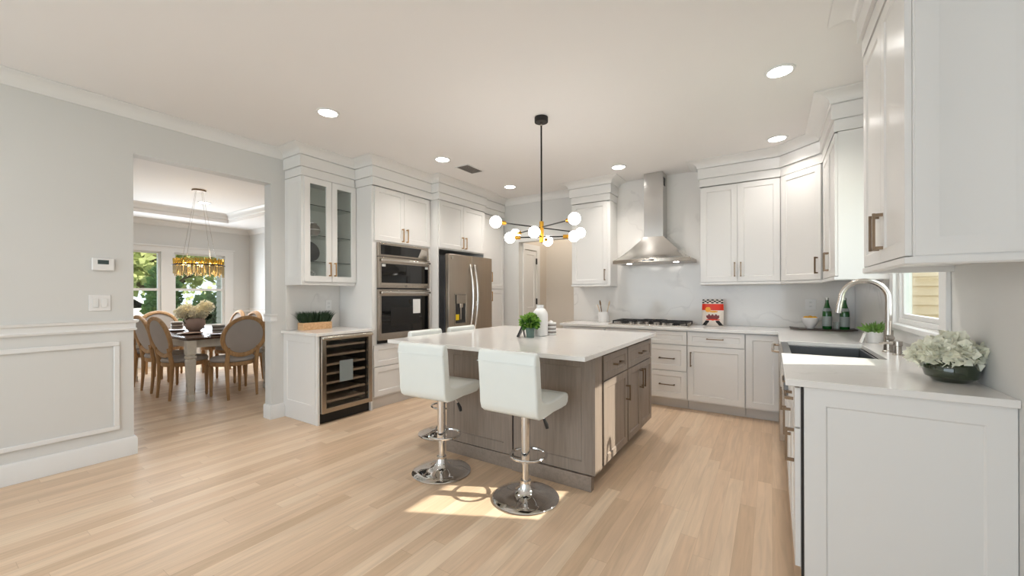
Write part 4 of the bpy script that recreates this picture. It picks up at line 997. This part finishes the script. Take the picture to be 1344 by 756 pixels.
spoon('wooden_spoon', 'pale wooden spatula leaning right in the white crock', 'spoon2', .02, .0, 14, 0, .022, .08)
# chips bag (front faces -Y)
root = thing('snack_bag', 'red and white snack bag standing on the back counter', 'bag', (-.575, 5.16, .9145))
def bag_part(z0, z1, name, mat, x0=0, x1=1, off=0, poly=None):
    H_ = .31; m = MB(); nx, nz = 14, 8; g = []
    for j in range(nz + 1):
        row = []
        for i in range(nx + 1):
            u = x0 + (x1 - x0) * i / nx; z = z0 + (z1 - z0) * j / nz; t = z / H_
            wv = .108 + .006 * math.sin(PI * t); bulge = .042 * math.sin(PI * min(1, max(0, u))) ** .6 * (math.sin(PI * t) ** .5 if 0 < t < 1 else 0) + .004
            row.append(((2 * u - 1) * wv, -bulge - off, z, bulge))
        g.append(row)
    F_ = [[m.v(p[:3]) for p in r] for r in g]; B_ = [[m.v((p[0], (p[3]) if not off else p[1] + .0006, p[2])) for p in r] for r in g]
    for j in range(nz):
        for i in range(nx): m.f([F_[j][i], F_[j][i + 1], F_[j + 1][i + 1], F_[j + 1][i]]); m.f([B_[j][i + 1], B_[j][i], B_[j + 1][i], B_[j + 1][i + 1]])
    for j in range(nz): m.f([F_[j][0], F_[j + 1][0], B_[j + 1][0], B_[j][0]]); m.f([F_[j][nx], B_[j][nx], B_[j + 1][nx], F_[j + 1][nx]])
    for i in range(nx): m.f([F_[0][i], B_[0][i], B_[0][i + 1], F_[0][i + 1]]); m.f([F_[nz][i], F_[nz][i + 1], B_[nz][i + 1], B_[nz][i]])
    return m.build(name, mat, root)
bag_part(.0, .185, 'lower_bag', 'bagwhite'); bag_part(.185, .258, 'red_band', 'red'); bag_part(.258, .31, 'top_band', 'bagwhite')
def bag_decal(name, mat, inside, off=.0012, n=64, nz=84):
    m = MB(); V = {}
    def vv(i, j):
        if (i, j) not in V:
            u, t = i / n, j / nz; wv = .108 + .006 * math.sin(PI * t); b_ = .042 * math.sin(PI * u) ** .6 * (math.sin(PI * t) ** .5 if 0 < t < 1 else 0) + .004
            V[(i, j)] = m.v(((2 * u - 1) * wv, -b_ - off, t * .31))
        return V[(i, j)]
    for i in range(n):
        for j in range(nz):
            if inside((i + .5) / n, (j + .5) / nz): m.f([vv(i, j), vv(i + 1, j), vv(i + 1, j + 1), vv(i, j + 1)])
    return m.build(name, mat, root)
bag_decal('checker', 'black', lambda u, t: t > .86 and (int(u * 9) + int((t - .86) / .045)) % 2 == 0 and math.hypot((u * 9) % 1 - .5, ((t - .86) / .045) % 1 - .5) < .62)
bag_decal('orange_glow', 'orange', lambda u, t: ((u - .30) / .13) ** 2 + ((t - .62) / .10) ** 2 < 1 or ((u - .55) / .20) ** 2 + ((t - .55) / .035) ** 2 < 1)
bag_decal('bowl_picture', 'maroon', lambda u, t: ((u - .52) / .30) ** 2 + ((t - .36) / .13) ** 2 < 1 and t < .43 + .03 * math.sin(u * 40))
bag_decal('bowl_rim', 'red', lambda u, t: ((u - .52) / .34) ** 2 + ((t - .245) / .025) ** 2 < 1, .0016)
bag_decal('dark_stripe', 'black', lambda u, t: .02 < t < .22 and (abs((u - .04) - (.22 - t) * -1.1 - .26) < .10 or abs((.96 - u) - (.22 - t) * -1.1 - .26) < .10) and abs(u - .5) > .16)
# tray with bottles and lemons
tr = MB(); tp = []
for i in range(13):
    t = i / 12; x = -.27 + .54 * t; z = .006 + .012 * (abs(2 * t - 1) ** 3); tp.append((x, z))
tr.prism([(x, z) for x, z in tp] + [(x, z + .010) for x, z in tp[::-1]], 'y', -.11, .11); o = tr.build('serving_tray', 'tray', bevel=.002); o.location = (.43, 5.16, .909); tag(o, 'long dark wooden tray in the counter corner', 'tray')
ZT = .9264
root = thing('ceramic_bowl', 'white bowl of lemons at the left end of the tray', 'bowl', (.335, 5.16, ZT))
MB().lathe([(0, 0), (.028, 0), (.034, .01), (.062, .06), (.080, .115), (.076, .115), (.058, .062), (.030, .016), (0, .014)], n=32).build('bowl', 'ceramic', root)
for i, (x, y, z) in enumerate(((-.034, -.020, .104), (.036, -.016, .104), (.0, .038, .106))):
    o = MB().ball((0, 0, 0), .026, 14, 10, sz=1.0, sx=1.22).build('lemon', 'lemon'); o.location = (.335 + x, 5.16 + y, ZT + z); o.rotation_euler = (0, .2 * i, i * 1.1)
    tag(o, ['yellow lemon at the left front of the white bowl', 'yellow lemon at the right of the white bowl', 'yellow lemon at the back of the white bowl', 'yellow lemon lowest in the white bowl'][i], 'lemon', 'lemons in the bowl')
def bottle(x, y, label):
    root = thing('glass_bottle', label, 'bottle', (x, y, ZT), 0, 'green bottles on the tray')
    MB().lathe([(0, 0), (.036, 0), (.040, .006), (.040, .155), (.036, .19), (.022, .24), (.0155, .27), (.0145, .30), (0, .30)], n=28).build('bottle', 'bottle', root)
    MB().lathe([(.0405, .03), (.0412, .03), (.0412, .13), (.0405, .13)], n=28).build('body_label', 'label', root)
    MB().lathe([(.0375, .185), (.0385, .183), (.0310, .212), (.030, .214)], n=28).build('neck_label', 'label', root)
    MB().lathe([(0, .298), (.0165, .298), (.0165, .318), (0, .318)], n=20).build('cap', 'cap', root)
bottle(.475, 5.19, 'green glass bottle nearer the lemons on the dark tray'); bottle(.612, 5.17, 'green glass bottle at the right end of the tray, behind the tap')
root = thing('glass_tumbler', 'clear glass tumbler between the two green bottles', 'glass', (.545, 5.11, ZT - .001))
MB().lathe([(0, 0), (.028, 0), (.032, .08), (.030, .08), (.027, .006), (0, .006)], n=24).build('tumbler', 'glass', root)
# succulent
root = thing('succulent_pot', 'green succulent in a white pot by the sink corner', 'plant', (.655, 4.05, .9145))
MB().lathe([(0, 0), (.048, 0), (.058, .07), (.058, .085), (.050, .085), (0, .072)], n=28).build('pot', 'ceramic', root)
rnd = random.Random(21); m = MB()
for i in range(70):
    a = rnd.uniform(0, 2 * PI); el = rnd.uniform(.25, 1.4); L = rnd.uniform(.055, .095); d = Vector((math.cos(a) * math.cos(el), math.sin(a) * math.cos(el), math.sin(el)))
    p0 = Vector((math.cos(a) * .02, math.sin(a) * .02, .078)); m.tube([p0, p0 + d * L * .5, p0 + d * L], [.007, .011, .001], 6)
m.build('rosette', 'succ', root)
o = MB(Matrix.Rotation(R(18), 4, 'Y')).box(-.004, .004, -.032, .032, .0012, .075).build('care_card', 'paper'); o.location = (.568, 4.00, .9145); tag(o, 'small white card leaning by the succulent pot', 'card')
# faucet
root = thing('kitchen_faucet', 'tall brushed nickel gooseneck kitchen faucet', 'faucet', (.625, 3.45, .9145))
MB().lathe([(0, 0), (.030, 0), (.030, .008), (.024, .012), (.024, .14), (.0, .14)], n=24).build('faucet_base', 'nickel', root)
cz = .34; rr = .118
pts = [(0, 0, .13), (0, 0, .24)] + [(-rr + rr * math.cos(a), 0, cz + rr * math.sin(a)) for a in [PI * i / 16 for i in range(17)]] + [(-2 * rr - .006, 0, cz - .03)]
MB().tube(pts, .0165, 14).build('gooseneck', 'nickel', root)
MB().cyl((-2 * rr - .005, 0, cz - .015), (-2 * rr - .016, 0, cz - .095), .0165, .0185, 16).build('spray_head', 'nickel', root)
MB().cyl((0, -.02, .095), (0, -.062, .095), .019, None, 16).build('valve', 'nickel', root)
MB().tube([(0, -.05, .105), (0, -.055, .16), (.0, -.06, .20)], .0065, 8).build('lever', 'nickel', root)
root = thing('soap_dispenser', 'short brushed nickel soap dispenser beside the faucet', 'dispenser', (.640, 3.30, .9145))
MB().lathe([(0, 0), (.026, 0), (.026, .006), (.018, .010), (.018, .055), (.022, .058), (.022, .085), (0, .085)], n=20).build('body', 'nickel', root)
MB().tube([(0, 0, .07), (-.05, 0, .072), (-.085, 0, .066)], .0075, 8).build('spout', 'nickel', root)
# flower bowl at the right edge
root = thing('flower_bowl', 'glossy dark green bowl of cream roses near the right edge', 'flowers', (.640, 2.45, .9145))
MB().lathe([(0, 0), (.055, 0), (.080, .02), (.088, .05), (.080, .082), (.068, .094), (.060, .09), (0, .06)], n=40).build('bowl', 'greenglaze', root)
for i, (x, y, z, r_) in enumerate(((-.058, -.03, .118, .045), (.0, -.06, .122, .045), (.058, -.02, .12, .045), (-.035, .045, .122, .045), (.035, .045, .122, .045), (0, 0, .150, .05), (-.085, .015, .105, .035))):
    MB().ball((x, y, z), r_ * .75, 14, 10).leaves((x, y, z), r_ * .85, 130, .034, seed=i + 60, w=.62).build('flower_head', 'petal', root, smooth=False)
MB().leaves((0, 0, .10), .075, 36, .05, seed=77, flat=.25).build('foliage', 'leaf', root, smooth=False)

# ------------------------------------------------------------------ outdoors
struct('floor_outside', MB().box(-60, -9.56, -30, 40, -.35, -.3).box(.89, 30, -30, 40, -.35, -.3), 'grass', 'lawn outside the house')
tag(MB().box(-24, -17, -30, 40, -.2999, -.28).build('driveway', 'drive'), 'pale driveway beyond the dining windows', 'driveway')
def tree(x, y, h, r, label, mat='tree1', n=2600, seed=1, name='garden_tree', low=.45):
    root = thing(name, label, 'tree', (x, y, -.3))
    m = MB().tube([(0, 0, 0), (.1, .05, h * .25), (-.1, .1, h * .5), (0, 0, h * .75)], [.22, .17, .12, .05], 8)
    m.tube([(0.05, .05, h * .3), (.6, .8, h * .5), (1.0, 1.2, h * .62)], [.10, .07, .03], 6).tube([(0, 0, h * .35), (-.4, -.9, h * .55), (-.6, -1.4, h * .7)], [.10, .06, .03], 6).build('trunk', 'bark', root)
    rnd = random.Random(seed); m = MB()
    for i in range(9):
        c_ = (rnd.uniform(-.55, .55) * r, rnd.uniform(-.75, .75) * r, h * rnd.uniform(low, .85)); m.leaves(c_, r * .55, n // 9, .30, seed=seed * 20 + i, flat=.7)
    m.build('crown', mat, root, smooth=False)
tree(-16.4, 4.4, 4.6, 1.5, 'leafy tree seen through the left dining window', n=1500, seed=1, low=.5)
tree(-16.5, 8.6, 5.2, 1.9, 'leafy tree seen through the right dining window', n=1800, seed=2, low=.35)
tree(-34, 9.0, 8.0, 4.5, 'larger tree across the driveway', 'tree1', 2400, 3, low=.3)
tree(-34, 22.0, 8.0, 4.5, 'larger tree across the driveway on the right', 'tree1', 2400, 4, low=.3)
def shrub(x, y, r, h, label, seed):
    m = MB().ball((0, 0, h * .45), r * .7, 12, 8, sz=h / r * .55).leaves((0, 0, h * .5), r, 1500, .14, seed=seed, flat=h / r * .6); o = m.build('garden_shrub', 'tree2', smooth=False); o.location = (x, y, -.3); tag(o, label, 'shrub', 'shrubs outside the dining room')
shrub(-14.0, 3.95, .36, 2.3, 'tall green shrub between the two dining windows', 31); shrub(-13.4, 4.75, .35, 1.5, 'low green shrub below the right dining window', 32); shrub(-14.2, 5.9, .6, 1.8, 'green shrub at the right end of the hedge', 33)
# parked car
root = thing('parked_car', 'white car parked on the driveway outside', 'car', (-20.8, 4.0, -.28), 90)
prof = [(-2.1, .30), (-2.15, .75), (-1.9, .98), (-1.3, 1.05), (-.75, 1.50), (.75, 1.55), (1.45, 1.10), (2.05, .98), (2.15, .70), (2.1, .30)]
MB().prism(prof, 'y', -.85, .85).build('body', 'carwhite', root, bevel=.06, seg=3)
MB().prism([(-1.15, 1.08), (-.68, 1.44), (.68, 1.48), (1.25, 1.10)], 'y', -.862, .862).build('side_windows', 'blackglass', root)
for x in (-1.35, 1.35):
    for y in (-.82, .72): MB().cyl((x, y - .04, .33), (x, y + .14, .33), .33, None, 24).build('wheel', 'rubber', root)
# neighbouring houses
h1 = thing('neighbour_house', 'cream clapboard house seen through the sink window', 'house', (3.8, 13, -.3))
MB().box(1.1, 6, 10, 16, -.3, 3.2).build('wall', 'siding', h1, world=True)
m = MB()
for k in range(20):
    z = -.28 + k * .17; m.prism([(10, z), (9.96, z), (9.992, z + .165), (10, z + .165)], 'x', 1.1, 6)
m.build('siding', 'siding', h1, world=True)
MB().box(2.00, 2.05, 9.93, 9.985, -.3, 3.2).box(2.62, 2.70, 9.93, 9.985, -.3, 3.2).build('trim_board', 'trim', h1, world=True)
MB().prism([(9.7, 3.2), (16.3, 3.2), (13, 4.6)], 'x', .9, 6.3).build('roof', 'dgrey', h1, world=True)
h2 = thing('neighbour_house', 'grey clapboard house corner at the right of the dining windows', 'house', (-11.8, 6.5, -.3))
MB().box(-12.6, -11.2, 4.70, 9.0, -.3, 3.4).build('wall', 'siding2', h2, world=True)
m = MB()
for k in range(26):
    z = -.28 + k * .14; m.prism([(4.70, z), (4.67, z), (4.692, z + .135), (4.70, z + .135)], 'x', -12.6, -11.2)
m.build('siding', 'siding2', h2, world=True)
MB().prism([(4.5, 3.4), (9.2, 3.4), (6.9, 5.0)], 'x', -12.8, -11.0).build('roof', 'dgrey', h2, world=True)
